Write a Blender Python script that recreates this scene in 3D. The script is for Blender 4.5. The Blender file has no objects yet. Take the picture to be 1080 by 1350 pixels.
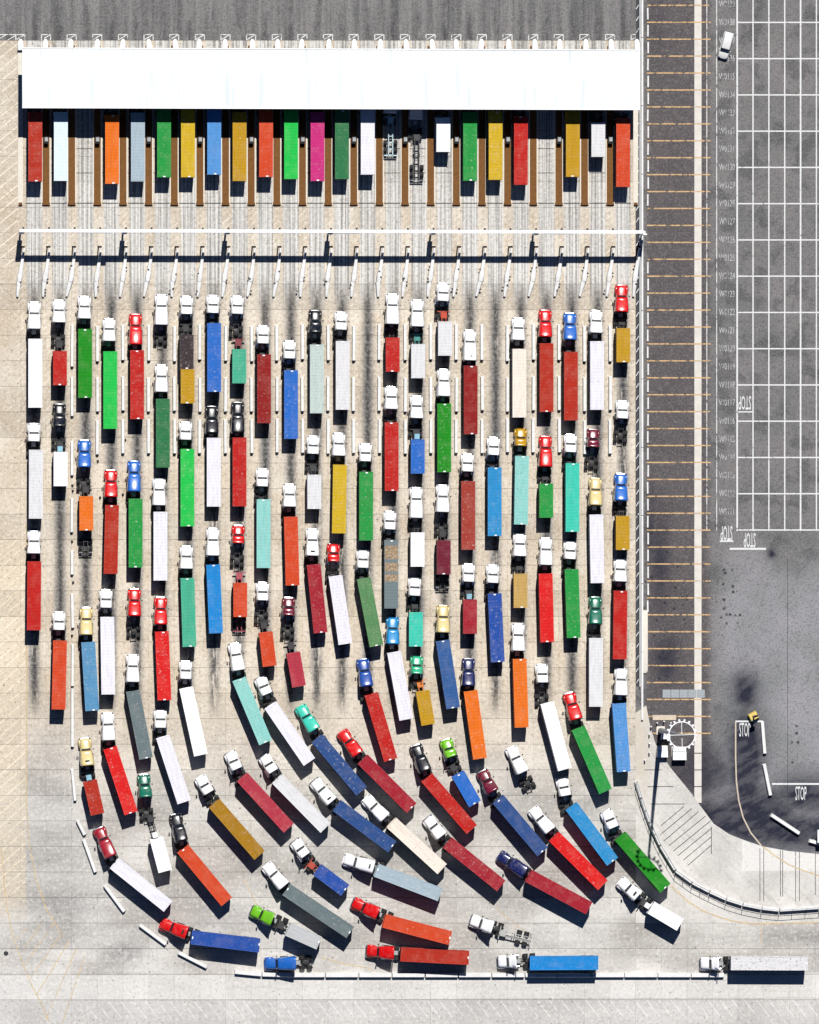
import bpy, bmesh, math, random
from mathutils import Vector, Matrix
random.seed(7)
S = bpy.context.scene
COL = S.collection
PPM = 7.4                      # photograph pixels per metre on the ground
# ---------------------------------------------------------------- camera
D, TILT = 1800.0, 0.078
LDIST = D * math.sqrt(1 + TILT * TILT)
VIEW_H = 1350 / PPM
cd = bpy.data.cameras.new('camera'); cam = bpy.data.objects.new('camera', cd); COL.objects.link(cam)
cam.location = (-TILT * D, 0, D); cam.rotation_euler = (0, -math.atan(TILT), 0)
cd.sensor_fit = 'VERTICAL'; cd.sensor_height = 36; cd.sensor_width = 36
cd.lens = 36 * LDIST / VIEW_H
cd.clip_start = 50; cd.clip_end = 12000
S.camera = cam
# ---------------------------------------------------------------- world and sun
SUN = Vector((0.066, 0.690, 1.0)).normalized()
w = bpy.data.worlds.new('World'); S.world = w; w.use_nodes = True
wn = w.node_tree.nodes; bg = wn['Background']; sky = wn.new('ShaderNodeTexSky')
sky.sky_type = 'NISHITA'; sky.sun_disc = False
sky.sun_elevation = math.asin(SUN.z); sky.sun_rotation = math.atan2(SUN.x, SUN.y)
sky.altitude = 7500; sky.air_density = 1.0; sky.dust_density = 0.0; sky.ozone_density = 7.0
w.node_tree.links.new(sky.outputs[0], bg.inputs[0]); bg.inputs[1].default_value = 0.058
ld = bpy.data.lights.new('sun', 'SUN'); ld.energy = 5.0; ld.angle = math.radians(0.5); ld.color = (1.0, 0.975, 0.935)
lo = bpy.data.objects.new('sun', ld); COL.objects.link(lo); lo.rotation_euler = SUN.to_track_quat('Z', 'Y').to_euler(); lo.location = (0, 0, 300)
vs = S.view_settings; vs.view_transform = 'Standard'; vs.look = 'None'; vs.exposure = 0.3; vs.gamma = 1.0; vs.use_curve_mapping = False
S.display_settings.display_device = 'sRGB'
try:
    S.cycles.max_bounces = 4; S.cycles.diffuse_bounces = 1; S.cycles.glossy_bounces = 2
except Exception: pass

# ---------------------------------------------------------------- helpers
CA, SA = math.cos(math.atan(TILT)), math.sin(math.atan(TILT))
def P(px, py, z=0.0):
    """photograph measurement -> point of the place at height z"""
    u = (px - 540) / PPM / LDIST; v = (675 - py) / PPM / LDIST
    dx, dy, dz = u * CA + SA, v, u * SA - CA
    t = (z - D) / dz
    return Vector((-TILT * D + dx * t, dy * t, z))
def lin(c):
    return tuple(((v / 255) / 12.92 if v / 255 <= .04045 else ((v / 255 + .055) / 1.055) ** 2.4) for v in c)
def alb(c, k=0.61):
    return tuple(min(.86, v * k) for v in lin(c))

class MB:
    def __init__(s): s.v = []; s.f = []; s.sm = []
    def add(s, vs, fs, smooth=False):
        b = len(s.v); s.v += [tuple(v) for v in vs]
        for f in fs: s.f.append([b + i for i in f]); s.sm.append(smooth)
    def box(s, c, d, rz=0.0, top=None):
        """c = centre of base, d = size, top = (sx, sy) scale of the top"""
        x, y, z = d[0] / 2, d[1] / 2, d[2]; tx, ty = top or (1, 1); cs, sn = math.cos(rz), math.sin(rz)
        pts = []
        for (zz, a, b) in ((0, 1, 1), (z, tx, ty)):
            for (i, j) in ((-1, -1), (1, -1), (1, 1), (-1, 1)):
                X, Y = i * x * a, j * y * b
                pts.append((c[0] + X * cs - Y * sn, c[1] + X * sn + Y * cs, c[2] + zz))
        s.add(pts, [(3, 2, 1, 0), (4, 5, 6, 7), (0, 1, 5, 4), (1, 2, 6, 5), (2, 3, 7, 6), (3, 0, 4, 7)]); return s
    def cyl(s, a, b, r, n=10, r2=None):
        a, b = Vector(a), Vector(b); ax = (b - a).normalized(); r2 = r if r2 is None else r2
        t = Vector((1, 0, 0)) if abs(ax.x) < .9 else Vector((0, 1, 0)); e1 = ax.cross(t).normalized(); e2 = ax.cross(e1)
        ring = lambda p, q: [p + (e1 * math.cos(2 * math.pi * i / n) + e2 * math.sin(2 * math.pi * i / n)) * q for i in range(n)]
        s.add(ring(a, r) + ring(b, r2), [tuple((i, (i + 1) % n, n + (i + 1) % n, n + i))[::-1] for i in range(n)], True)
        s.add(ring(a, r), [tuple(range(n))]); s.add(ring(b, r2), [tuple(range(n))[::-1]]); return s
    def loft(s, secs, e=4.0, n=12, x0=0.0):
        """secs: (y, width, z0, z1) half-superellipse sections"""
        vs = []
        for (y, wd, z0, z1) in secs:
            for i in range(n + 1):
                t = math.pi * i / n; c, q = math.cos(t), math.sin(t)
                vs.append((x0 + wd / 2 * math.copysign(abs(c) ** (2 / e), c), y, z0 + (z1 - z0) * abs(q) ** (2 / e)))
        m = n + 1; fs = []
        for k in range(len(secs) - 1):
            for i in range(n): fs.append((k * m + i, k * m + i + 1, (k + 1) * m + i + 1, (k + 1) * m + i))
        s.add(vs, fs, True)
        s.add(vs[:m], [tuple(range(m))[::-1]]); s.add(vs[-m:], [tuple(range(m))]); return s
    def poly(s, pts): s.add(pts, [tuple(range(len(pts)))]); return s
    def mesh(s, name, mat):
        me = bpy.data.meshes.new(name); me.from_pydata(s.v, [], s.f)
        me.polygons.foreach_set('use_smooth', s.sm); me.materials.append(mat); me.update(); return me
def obj(name, me, parent=None, loc=(0, 0, 0), rz=0.0, scale=None, color=None):
    o = bpy.data.objects.new(name, me); COL.objects.link(o); o.location = loc
    if rz: o.rotation_euler = (0, 0, rz)
    if scale: o.scale = scale
    if color: o.color = color if len(color) == 4 else (*color, .3)
    if parent: o.parent = parent
    return o
def tag(o, label=None, cat=None, group=None, kind=None):
    for k, v in (('label', label), ('category', cat), ('group', group), ('kind', kind)):
        if v: o[k] = v
    return o
def empty(name, loc, rz=0.0):
    o = bpy.data.objects.new(name, None); COL.objects.link(o); o.location = loc; o.rotation_euler = (0, 0, rz); o.empty_display_size = .3; return o

ORD = ['first', 'second', 'third', 'fourth', 'fifth', 'sixth', 'seventh', 'eighth', 'ninth', 'tenth', 'eleventh', 'twelfth']
def lane_name(i):
    if i == 1: return 'leftmost lane'
    if i == 24: return 'rightmost lane'
    return '%s lane from %s' % ((ORD[i - 1], 'left') if i <= 12 else (ORD[24 - i], 'right'))
def nth(n):
    if n <= 12: return ORD[n - 1]
    teen = ['thirteenth', 'fourteenth', 'fifteenth', 'sixteenth', 'seventeenth', 'eighteenth', 'nineteenth']
    if n < 20: return teen[n - 13]
    tens = {2: ('twentieth', 'twenty'), 3: ('thirtieth', 'thirty'), 4: ('fortieth', 'forty')}[n // 10]
    return tens[0] if n % 10 == 0 else tens[1] + '-' + ORD[n % 10 - 1]
def beside(i):
    return 'left of the leftmost lane' if i <= 0 else 'right of the %s' % lane_name(i)
# ---------------------------------------------------------------- materials
class X:                                   # tiny node-expression helper
    nt = None
    def __init__(s, k): s.k = k
    @staticmethod
    def m(op, *a, clamp=False):
        n = X.nt.nodes.new('ShaderNodeMath'); n.operation = op; n.use_clamp = clamp
        for i, v in enumerate(a):
            if isinstance(v, X): X.nt.links.new(v.k, n.inputs[i])
            else: n.inputs[i].default_value = v
        return X(n.outputs[0])
    def __add__(s, o): return X.m('ADD', s, o)
    __radd__ = __add__
    def __sub__(s, o): return X.m('SUBTRACT', s, o)
    def __rsub__(s, o): return X.m('SUBTRACT', o, s)
    def __mul__(s, o): return X.m('MULTIPLY', s, o)
    __rmul__ = __mul__
    def __truediv__(s, o): return X.m('DIVIDE', s, o)
def sstep(x, a, b):
    n = X.nt.nodes.new('ShaderNodeMapRange'); n.interpolation_type = 'SMOOTHSTEP'; X.nt.links.new(x.k, n.inputs[0])
    n.inputs[1].default_value = a; n.inputs[2].default_value = b
    return X(n.outputs[0])
def band(x, a, b, e=2.0): return sstep(x, a - e, a + e) * (1 - sstep(x, b - e, b + e))
def mixc(f, a, b, blend='MIX'):
    n = X.nt.nodes.new('ShaderNodeMix'); n.data_type = 'RGBA'; n.blend_type = blend
    if isinstance(f, X): X.nt.links.new(f.k, n.inputs[0])
    else: n.inputs[0].default_value = f
    for i, v in ((6, a), (7, b)):
        if isinstance(v, X): X.nt.links.new(v.k, n.inputs[i])
        else: n.inputs[i].default_value = (*v, 1) if len(v) == 3 else v
    return X(n.outputs[2])
def comb(x, y, z=0.0):
    n = X.nt.nodes.new('ShaderNodeCombineXYZ')
    for i, v in enumerate((x, y, z)):
        if isinstance(v, X): X.nt.links.new(v.k, n.inputs[i])
        else: n.inputs[i].default_value = v
    return X(n.outputs[0])
def noise(vec, scale, detail=3.0, rough=.55):
    n = X.nt.nodes.new('ShaderNodeTexNoise'); n.inputs['Scale'].default_value = scale; n.inputs['Detail'].default_value = detail; n.inputs['Roughness'].default_value = rough
    if vec is not None: X.nt.links.new(vec.k, n.inputs['Vector'])
    return X(n.outputs[0])
def white(vec):
    n = X.nt.nodes.new('ShaderNodeTexWhiteNoise'); n.noise_dimensions = '3D'; X.nt.links.new(vec.k, n.inputs['Vector']); return X(n.outputs[0])
def new_mat(name, rough=.85, metal=0.0, coat=0.0):
    mt = bpy.data.materials.new(name); mt.use_nodes = True; X.nt = mt.node_tree
    b = mt.node_tree.nodes['Principled BSDF']; b.inputs['Roughness'].default_value = rough; b.inputs['Metallic'].default_value = metal
    b.inputs['Coat Weight'].default_value = coat; b.inputs['Coat Roughness'].default_value = .12
    return mt, b
def setc(b, c, sock='Base Color'): X.nt.links.new(c.k, b.inputs[sock])
def bump(b, h, strength=.3, dist=.02):
    n = X.nt.nodes.new('ShaderNodeBump'); n.inputs['Strength'].default_value = strength; n.inputs['Distance'].default_value = dist
    X.nt.links.new(h.k, n.inputs['Height']); X.nt.links.new(n.outputs[0], b.inputs['Normal'])
def geopos():
    g = X.nt.nodes.new('ShaderNodeNewGeometry'); s = X.nt.nodes.new('ShaderNodeSeparateXYZ'); X.nt.links.new(g.outputs['Position'], s.inputs[0])
    return X(g.outputs['Position']), X(s.outputs[0]), X(s.outputs[1])
def plain(name, c, rough=.7, metal=0.0, var=.25, scale=1.5, coat=0.0):
    mt, b = new_mat(name, rough, metal, coat); pos, x, y = geopos()
    n = noise(pos, scale, 4); dark = tuple(v * (1 - var) for v in c); lite = tuple(min(.9, v * (1 + var * .6)) for v in c)
    setc(b, mixc(n, dark, lite)); return mt
def objinfo():
    n = X.nt.nodes.new('ShaderNodeObjectInfo'); return X(n.outputs['Color']), X(n.outputs['Alpha']), X(n.outputs['Random'])
def objcoord():
    n = X.nt.nodes.new('ShaderNodeTexCoord'); s = X.nt.nodes.new('ShaderNodeSeparateXYZ'); X.nt.links.new(n.outputs['Object'], s.inputs[0])
    return X(n.outputs['Object']), X(s.outputs[0]), X(s.outputs[1]), X(s.outputs[2])
M = {}
# painted steel of the containers: colour and wear come from each object
mt, b = new_mat('container_paint', .72); b.inputs['Specular IOR Level'].default_value = .22; c, al, rnd = objinfo(); oc, x, y, z = objcoord()
v = comb(x + rnd * 50, y + rnd * 31, z)
n1 = noise(v, .55, 5, .6); n2 = noise(v, 2.6, 5, .7); n3 = noise(comb(x * 3 + rnd * 17, y * .35, rnd * 9), 1.2, 4, .6)
cc = mixc(sstep(n1, .42, .66) * .45, c, mixc(.10, c, (.75, .60, .48))); cc = mixc((1 - sstep(n2, .34, .48)) * .26, cc, mixc(.25, c, (.01, .01, .01)))
cc = mixc(sstep(n3, .46, .62) * .20, cc, mixc(.6, c, (.03, .025, .02)))
rust = sstep(n2 + al * .26, .73, .83) * sstep(al, .02, .5)
cc = mixc(rust * .75, cc, (.10, .052, .03))
chip = sstep(noise(v, 2.2, 3, .7), .60, .68) * (.05 + .45 * sstep(al, .1, .6))
cc = mixc(chip, cc, (.5, .48, .46))
setc(b, cc); M['cont'] = mt
# two worn containers with big patches of bare, rusty roof
mt, b = new_mat('patched_paint', .7); c, al, rnd = objinfo(); oc, x, y, z = objcoord()
v = comb(x + rnd * 50, y + rnd * 31, z)
pm = sstep(noise(comb(rnd * 20, y * .33, 0), 1.0, 1), .52, .56); n2 = noise(v, 3.2, 5, .75)
cc = mixc(pm * sstep(n2, .33, .5), c, mixc(sstep(n2, .45, .7), (.22, .12, .035), (.5, .45, .38)))
setc(b, mixc(sstep(noise(v, 9, 3), .6, .7) * .5, cc, (.05, .04, .035))); M['patched'] = mt
# cab paint
mt, b = new_mat('cab_paint', .27, coat=.35); c, al, rnd = objinfo(); oc, x, y, z = objcoord()
dn = noise(comb(x + rnd * 20, y, z), 1.3, 4)
setc(b, mixc(sstep(dn, .45, .8) * .18, c, (.30, .27, .24))); M['cab'] = mt
M['glass'] = plain('dark_glass', (.012, .016, .022), .08, var=.2)
M['black'] = plain('black_steel', (.022, .022, .024), .55, .3, .4, 3)
M['rubber'] = plain('tyre_rubber', (.016, .016, .017), .85, 0, .3, 4)
M['chrome'] = plain('chrome', (.72, .72, .74), .18, 1.0, .1)
M['steel'] = plain('grey_steel', (.32, .33, .34), .5, .4, .3)
mt, b = new_mat('chassis_paint', .6); c, al, rnd = objinfo(); pos, x, y = geopos()
setc(b, mixc(sstep(noise(pos, 3, 4), .5, .75) * .5, c, (.035, .028, .024))); M['chassis'] = mt
M['white'] = plain('white_metal', (.78, .79, .80), .4, 0, .06, .8)
mt, b = new_mat('roof_sheet', .5); pos, x, y = geopos()
rs = noise(comb(x * 1.2, y * .05, 4), 1.0, 4, .6); setc(b, mixc(sstep(rs, .48, .66) * .8, mixc(noise(pos, .3, 4), (.62, .66, .67), (.70, .74, .75)), (.49, .53, .545))); M['roofsheet'] = mt
M['barrier'] = plain('barrier_concrete', (.66, .655, .64), .85, 0, .35, 1.0)
M['kerb'] = plain('kerb_concrete', (.60, .56, .49), .9, 0, .2, 1.2)
M['brown'] = plain('rusty_plate', (.150, .060, .008), .85, 0, .55, 2.2)

M['darkline'] = plain('black_sealant', (.03, .03, .033), .8, 0, .3, 2)
M['gutter'] = plain('pale_gutter_concrete', (.56, .53, .49), .9, 0, .25, .7)
M['yellow'] = plain('yellow_paint', (.62, .46, .12), .6, 0, .2)
M['lamp'] = plain('lamp_white', (.80, .80, .80), .35, 0, .05)
def worn(name, c, lo, hi):
    mt, b = new_mat(name, .85); pos, x, y = geopos()
    n = noise(pos, 1.1, 5, .7); a = sstep(n, lo, hi)
    setc(b, mixc(noise(pos, 4, 2), tuple(v * .7 for v in c), c)); X.nt.links.new(a.k, b.inputs['Alpha']); return mt
M['orange'] = worn('worn_orange_paint', (.58, .38, .19), .36, .52)
M['paleyellow'] = worn('worn_yellow_paint', (.62, .46, .24), .34, .56)
M['wornwhite'] = worn('worn_white_paint', (.70, .70, .68), .36, .5)
M['line'] = worn('white_road_paint', (.66, .67, .66), .24, .44)
M['numpaint'] = worn('faded_number_paint', (.46, .46, .46), .34, .54)
M['tanline'] = plain('tan_road_paint', (.50, .42, .33), .85, 0, .3, 2)
M['wornblack'] = worn('worn_black_paint', (.035, .035, .038), .3, .46)

# concrete of the yard
def blobs(px, py, lst):
    tot = None
    for (bx, by, rx, ry, s) in lst:
        ex = (px - bx) / rx; ey = (py - by) / ry; q = X.m('POWER', 2.718, (ex * ex + ey * ey) * -1.0) * s
        tot = q if tot is None else X.m('MAXIMUM', tot, q)
    return tot
def concrete(name, joint=1.0):
    mt, b = new_mat(name, .9); pos, x, y = geopos()
    px = x * PPM + 540; py = 675 - y * PPM
    lx = (px - 27.5) / 33.8; u = X.m('FRACT', lx); c = X.m('ABSOLUTE', u - .53)
    cell = white(comb(X.m('FLOOR', lx), X.m('FLOOR', (py - 273.4) / 33.7), 3.3)); row = white(comb(4.2, X.m('FLOOR', (py - 273.4) / 33.7), 1.1))
    n1 = noise(pos, .12, 5, .6); n2 = noise(pos, .8, 5, .65); n3 = noise(pos, 4.5, 3, .7)
    col = mixc(sstep(n1, .32, .68), (.52, .465, .39), (.42, .35, .265))
    south = sstep(py + (n1 - .5) * 160, 900, 1080)
    col = mixc(south, col, mixc(sstep(noise(comb(x * .5, y, 0), .12, 4), .35, .65), (.31, .295, .275), (.47, .455, .43)))
    col = mixc((1 - sstep(px + (n1 - .5) * 6, 32, 37)) * sstep(py, 600, 760) * (1 - sstep(py, 1170, 1230)) * .7, col, (.52, .44, .33))
    # lane polish and tyre tracks north of the lane ends
    gate = (1 - sstep(py, 370, 420)) * sstep(px, 24, 30) * (1 - sstep(px, 832, 838))
    track = 1 - sstep(c, .27, .34)
    st = noise(comb(x * 2.6, y * .02, 1), 1.0, 4, .6)
    col = mixc(gate * track, col, mixc(sstep(st, .36, .60), (.20, .19, .18), (.54, .53, .505)))
    # lane traffic grey further down
    lanez = band(py, 400, 900, 60) * sstep(px, 24, 30) * (1 - sstep(px, 832, 838))
    col = mixc(lanez * (1 - sstep(c, .16, .30)) * (.25 + .6 * sstep(n1, .4, .6)), col, (.33, .315, .30))
    drip = noise(comb(x * 1.3, y * .16, 2), 1.2, 5, .75)
    lanevar = white(comb(X.m('FLOOR', lx), 7.0, 1.0))
    oil = X.m('POWER', 2.718, c * c * -27) * sstep(drip + lanevar * .16 + band(py, 395, 600, 40) * .10, .385, .545) * band(py, 385, 930, 24) * sstep(px, 24, 30)
        # streaks and patches where trucks turn
    streak = noise(comb(x * .06, y * .9, 5), 1.4, 5, .65)
    col = mixc(south * sstep(streak, .5, .72) * .40, col, (.22, .215, .21))
    bl = blobs(px, py, [(85, 1190, 50, 34, .62), (165, 1255, 30, 17, .85), (1050, 1237, 60, 9, .75), (85, 1130, 40, 40, .35), (560, 1300, 200, 4, .5), (700, 1322, 220, 6, .55), (30, 1335, 40, 12, .4), (420, 1195, 300, 22, .18), (70, 1010, 34, 80, .38)])
    col = mixc(bl * sstep(n2, .25, .6), col, (.17, .17, .175))
    # pale strip along the southern barrier and dirty strip below it
    col = mixc(band(py, 1284.5, 1317, .6) * .6, col, mixc(n2, (.52, .51, .49), (.66, .65, .635)))
    col = mixc(sstep(py, 1316, 1319) * .6, col, mixc(n2, (.30, .295, .29), (.48, .47, .46)))
    # painted diagonal hatching
    dg = X.m('FRACT', (px * .82 + py) / 15.5); hl = band(dg, .0, .12, .03)
    col = mixc((1 - sstep(px, 22, 25)) * (1 - sstep(py, 345, 360)) * sstep(py, 54, 57) * hl * sstep(n2, .32, .5) * .75, col, (.74, .68, .56))
    gi = X.m('ABSOLUTE', X.m('FRACT', (px - 27.5) / 33.8 + .5) - .5)
    dg2 = band(X.m('FRACT', (px * .9 + py) / 9.0), .0, .2, .05)
    col = mixc((1 - sstep(gi, .13, .15)) * band(py, 272, 600, 2) * dg2 * sstep(n2, .36, .6) * .55, col, (.70, .66, .56))
    dg3 = band(X.m('FRACT', (px * 1.3 - py) / 21.0), .0, .1, .03)
    col = mixc(sstep(py, 1319, 1320) * (1 - sstep(py, 1341, 1342)) * sstep(px, 110, 125) * dg3 * sstep(n2, .34, .52) * .5, col, (.66, .655, .64))
    dg4 = band(X.m('FRACT', (px * .9 + py) / 17.0), .0, .12, .04)
    col = mixc((1 - sstep(px, 33, 35)) * band(py, 700, 1180, 20) * dg4 * sstep(n2, .34, .5) * .6, col, (.72, .64, .46))
    # slab to slab tone, grain, specks
    col = mixc(.75, col, mixc(cell * .40 + row * .60, (.40, .40, .40), (.62, .62, .62)), 'OVERLAY')
    n4 = noise(pos, 1.7, 4, .75); col = mixc(sstep(n4, .42, .30) * .0 + (1 - sstep(n4, .36, .47)) * .40, col, (.70, .65, .57)); col = mixc(sstep(n4, .53, .64) * (.50 - south * .22), col, (.20, .165, .125)); col = mixc(sstep(n3, .52, .70) * (.42 - south * .24), col, (.17, .155, .135)); col = mixc((1 - sstep(n3, .32, .46)) * (.35 - south * .2), col, (.70, .68, .64))
    spots = sstep(noise(pos, 2.0, 2, .5), .675, .71)
    col = mixc(spots * .7, col, (.07, .065, .06))
    col = mixc(oil * (.78 + .22 * sstep(n4, .42, .56)) * .97, col, (.022, .022, .025))
    if joint != 1: col = mixc(1 - joint, col, (.05, .045, .04))
    setc(b, col); bump(b, n3, .15, .01); return mt
M['conc'] = concrete('yard_concrete'); M['joint'] = concrete('slab_joint', .38)
# pale concrete of the apron south-east
mt, b = new_mat('apron_concrete', .9); pos, x, y = geopos(); px = x * PPM + 540; py = 675 - y * PPM
n1 = noise(pos, .15, 5, .6); n3 = noise(pos, 4.5, 3, .7); st = noise(comb(x * .8 + y * .8, (x - y) * .08, 1), .9, 5, .65)
col = mixc(sstep(n1, .3, .7), (.55, .53, .50), (.42, .405, .38)); col = mixc(sstep(st, .5, .7) * .4, col, (.27, .26, .25))
col = mixc(band(px, 981, 1100, .8) * (1 - sstep(py, 1149, 1150)) * .7, col, (.62, .61, .59))
n4 = noise(pos, 1.7, 4, .75); col = mixc((1 - sstep(n4, .36, .47)) * .3, col, (.68, .65, .60)); col = mixc(sstep(n4, .54, .68) * .38, col, (.22, .20, .18)); col = mixc(sstep(n3, .53, .70) * .4, col, (.2, .19, .18)); col = mixc((1 - sstep(px + (n1 - .5) * 20, 850, 866)) * (1 - sstep(py, 1010, 1080)) * .5, col, (.48, .41, .32)); setc(b, col); M['apron'] = mt
# asphalt
mt, b = new_mat('asphalt', .92); b.inputs['Specular IOR Level'].default_value = .2; pos, x, y = geopos(); px = x * PPM + 540; py = 675 - y * PPM
n1 = noise(pos, .07, 4, .6); n2 = noise(pos, .9, 5, .65); n3 = noise(pos, 3.2, 4, .8)
col = mixc(sstep(n1, .3, .7), (.120, .122, .120), (.172, .162, .162))
pt = noise(pos, .22, 3, .5); col = mixc(sstep(pt, .50, .62) * .5, col, (.165, .155, .155)); col = mixc((1 - sstep(pt, .38, .48)) * .5, col, (.05, .053, .056))
lot = sstep(px + (n1 - .5) * 30, 930, 975) * sstep(py + (n1 - .5) * 90, 690, 800)
col = mixc(lot, col, mixc(sstep(n1, .35, .65), (.19, .195, .20), (.255, .25, .265)))
stall = band(px, 854, 937, 6) * (1 - sstep(py, 1030, 1060)); col = mixc(stall * .85, col, (.072, .062, .064))
lx = (px - 27.5) / 33.8; c = X.m('ABSOLUTE', X.m('FRACT', lx) - .53)
north = (1 - sstep(py, 58, 62)) * (1 - sstep(px, 830, 850))
col = mixc(north, col, mixc(sstep(noise(comb(x * 1.2, y * .06, 3), .6, 5, .7), .3, .7), (.085, .087, .086), (.20, .192, .19)))
col = mixc(north * sstep(py, -20, 60) * X.m('POWER', 2.718, c * c * -50) * sstep(noise(comb(x * .8, y * .3, 2), 1.0, 4, .7), .40, .56) * .85, col, (.045, .045, .05))
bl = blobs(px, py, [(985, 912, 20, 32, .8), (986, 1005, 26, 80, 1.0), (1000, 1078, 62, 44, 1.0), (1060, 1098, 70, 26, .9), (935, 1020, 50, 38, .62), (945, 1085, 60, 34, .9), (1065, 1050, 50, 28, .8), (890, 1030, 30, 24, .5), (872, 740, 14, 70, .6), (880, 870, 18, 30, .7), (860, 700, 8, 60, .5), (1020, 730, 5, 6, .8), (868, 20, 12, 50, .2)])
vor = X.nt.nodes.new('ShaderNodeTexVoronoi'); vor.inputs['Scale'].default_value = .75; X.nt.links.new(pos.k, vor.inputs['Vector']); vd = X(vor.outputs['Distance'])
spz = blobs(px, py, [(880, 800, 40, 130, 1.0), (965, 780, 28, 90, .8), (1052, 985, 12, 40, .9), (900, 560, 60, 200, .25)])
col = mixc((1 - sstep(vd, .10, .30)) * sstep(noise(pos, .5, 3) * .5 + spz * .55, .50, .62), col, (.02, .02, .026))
tr = noise(comb(x * .5 + y * .3, (y * .5 - x * .3) * 5, 2), .8, 4, .6)
col = mixc(sstep(tr, .58, .72) * .35 * sstep(py, 960, 1010) * sstep(px, 860, 880), col, (.13, .13, .14))
col = mixc(sstep(noise(pos, 1.6, 2), .68, .74) * .5, col, (.03, .03, .034))
n5 = noise(pos, 1.1, 5, .8); col = mixc((1 - sstep(n3, .36, .50)) * .55, col, (.03, .031, .035)); col = mixc(sstep(n3, .52, .66) * .36, col, (.30, .28, .275)); col = mixc((1 - sstep(n5, .36, .48)) * .35, col, (.05, .05, .055)); col = mixc(sstep(n5, .53, .64) * .32, col, (.22, .185, .18))
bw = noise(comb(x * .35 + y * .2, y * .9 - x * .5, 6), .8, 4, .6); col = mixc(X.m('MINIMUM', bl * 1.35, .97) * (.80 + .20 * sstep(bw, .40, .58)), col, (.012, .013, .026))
setc(b, col); bump(b, n3, .2, .01); M['asph'] = mt

# ================================================================ SETTING
g = MB(); R_ = 2600; g.poly([(-R_, -R_, -.03), (R_, -R_, -.03), (R_, R_, -.03), (-R_, R_, -.03)])
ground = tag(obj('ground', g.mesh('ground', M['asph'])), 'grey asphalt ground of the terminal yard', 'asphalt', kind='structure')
XI = lambda i: 27.0 + 33.8 * i
def flat(pts, z): return [P(a, q, 0) + Vector((0, 0, z)) for (a, q) in pts][::-1]
plaza = tag(obj('plaza', MB().poly(flat([(-900, 53), (838, 53), (838, 1180), (1900, 1180), (1900, 2000), (-900, 2000)], -.018)).mesh('plaza', M['joint'])), 'pale concrete slab yard with the truck queues', 'concrete yard', kind='structure')
def rect(pts_px, z, name, mat, parent):
    return obj(name, MB().poly(flat(pts_px, z)).mesh(name, mat), parent)
# slabs
slabs = []
ROW0, RP = 273.4, 33.7
for k in range(-7, 36):
    y0 = ROW0 + RP * k; y1 = y0 + RP
    if y0 < 53: y0 = 53.5
    if y1 <= y0 + 4: continue
    for i in range(-4, 36):
        x0, x1 = XI(i), XI(i + 1)
        if i >= 24 and y0 < 1208: continue
        if i == 23: x1 = 838
        if i == 24: x0 = 838
        slabs.append((x0, x1, y0, y1, i, k))
def slab_geo(mb, s, ctr=None):
    x0, x1, y0, y1 = s[:4]; gp = .28
    a = P(x0 + .1, y1 - gp); bq = P(x1 - .1, y0 + gp)
    c = Vector(((a.x + bq.x) / 2, (a.y + bq.y) / 2, 0)); d = (bq.x - a.x, bq.y - a.y, .015)
    o = Vector((0, 0, 0)) if ctr else c
    mb.box((o.x, o.y, -.015), d); return c, d
inview = [s for s in slabs if s[0] > -30 and s[1] < 1100 and s[3] < 1375]
inview.sort(key=lambda s: -s[5] * 100 - (s[4] < 0))
single = set(s[4:6] for s in inview[:300]); cache = {}; mass = MB()
for s in slabs:
    if s[4:6] in single:
        mb = MB(); c, d = slab_geo(mb, s, True); key = (round(d[0], 3), round(d[1], 3))
        if key not in cache: cache[key] = mb.mesh('slab', M['conc'])
        obj('slab', cache[key], plaza, c)
    else: slab_geo(mass, s)
tag(obj('slab_field', mass.mesh('slab_field', M['conc']), plaza), kind='stuff')
# apron inside the curved wall, shoulder outside it
WALL = [(838.5, 1030), (845, 1052), (856, 1084), (870, 1114), (890, 1147), (912, 1163), (935, 1175), (957, 1185), (979, 1192), (1004, 1197), (1027, 1199.5), (1080, 1196), (1250, 1190)]
EDGE = [(866, 985), (884, 1012), (910, 1044), (941, 1086), (962, 1100), (985, 1109), (1006, 1116), (1040, 1122), (1080, 1126), (1250, 1131)]
apron = tag(obj('apron', MB().poly(flat([(838, 1030), (838, 940), (852, 930), (858, 960)] + EDGE + [(1250, 1217)] + [(838.2, 1217)], -.006)).mesh('apron', M['apron'])), 'pale curved concrete apron between asphalt and wall', 'concrete apron', kind='structure')
def stripe(px0, py0, px1, py1, wpx, z, name, mat, parent):
    a, q = P(px0, py0), P(px1, py1); d = (q - a); n = Vector((-d.y, d.x, 0)).normalized() * (wpx / PPM / 2); h = Vector((0, 0, z))
    return obj(name, MB().poly([a + n + h, a - n + h, q - n + h, q + n + h]).mesh(name, M[mat]), parent)
def curve_stripe(pts, wpx, z, name, mat, parent):
    ps = [P(*p) for p in pts]; L, Rr = [], []
    for i, p in enumerate(ps):
        d = ps[min(i + 1, len(ps) - 1)] - ps[max(i - 1, 0)]; n = Vector((-d.y, d.x, 0)).normalized() * (wpx / PPM / 2); h = Vector((0, 0, z))
        L.append(p + n + h); Rr.append(p - n + h)
    mb = MB(); k = len(ps); mb.add(L + Rr, [(i, k + i, k + i + 1, i + 1) for i in range(k - 1)])
    return obj(name, mb.mesh(name, M[mat]), parent)
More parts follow.
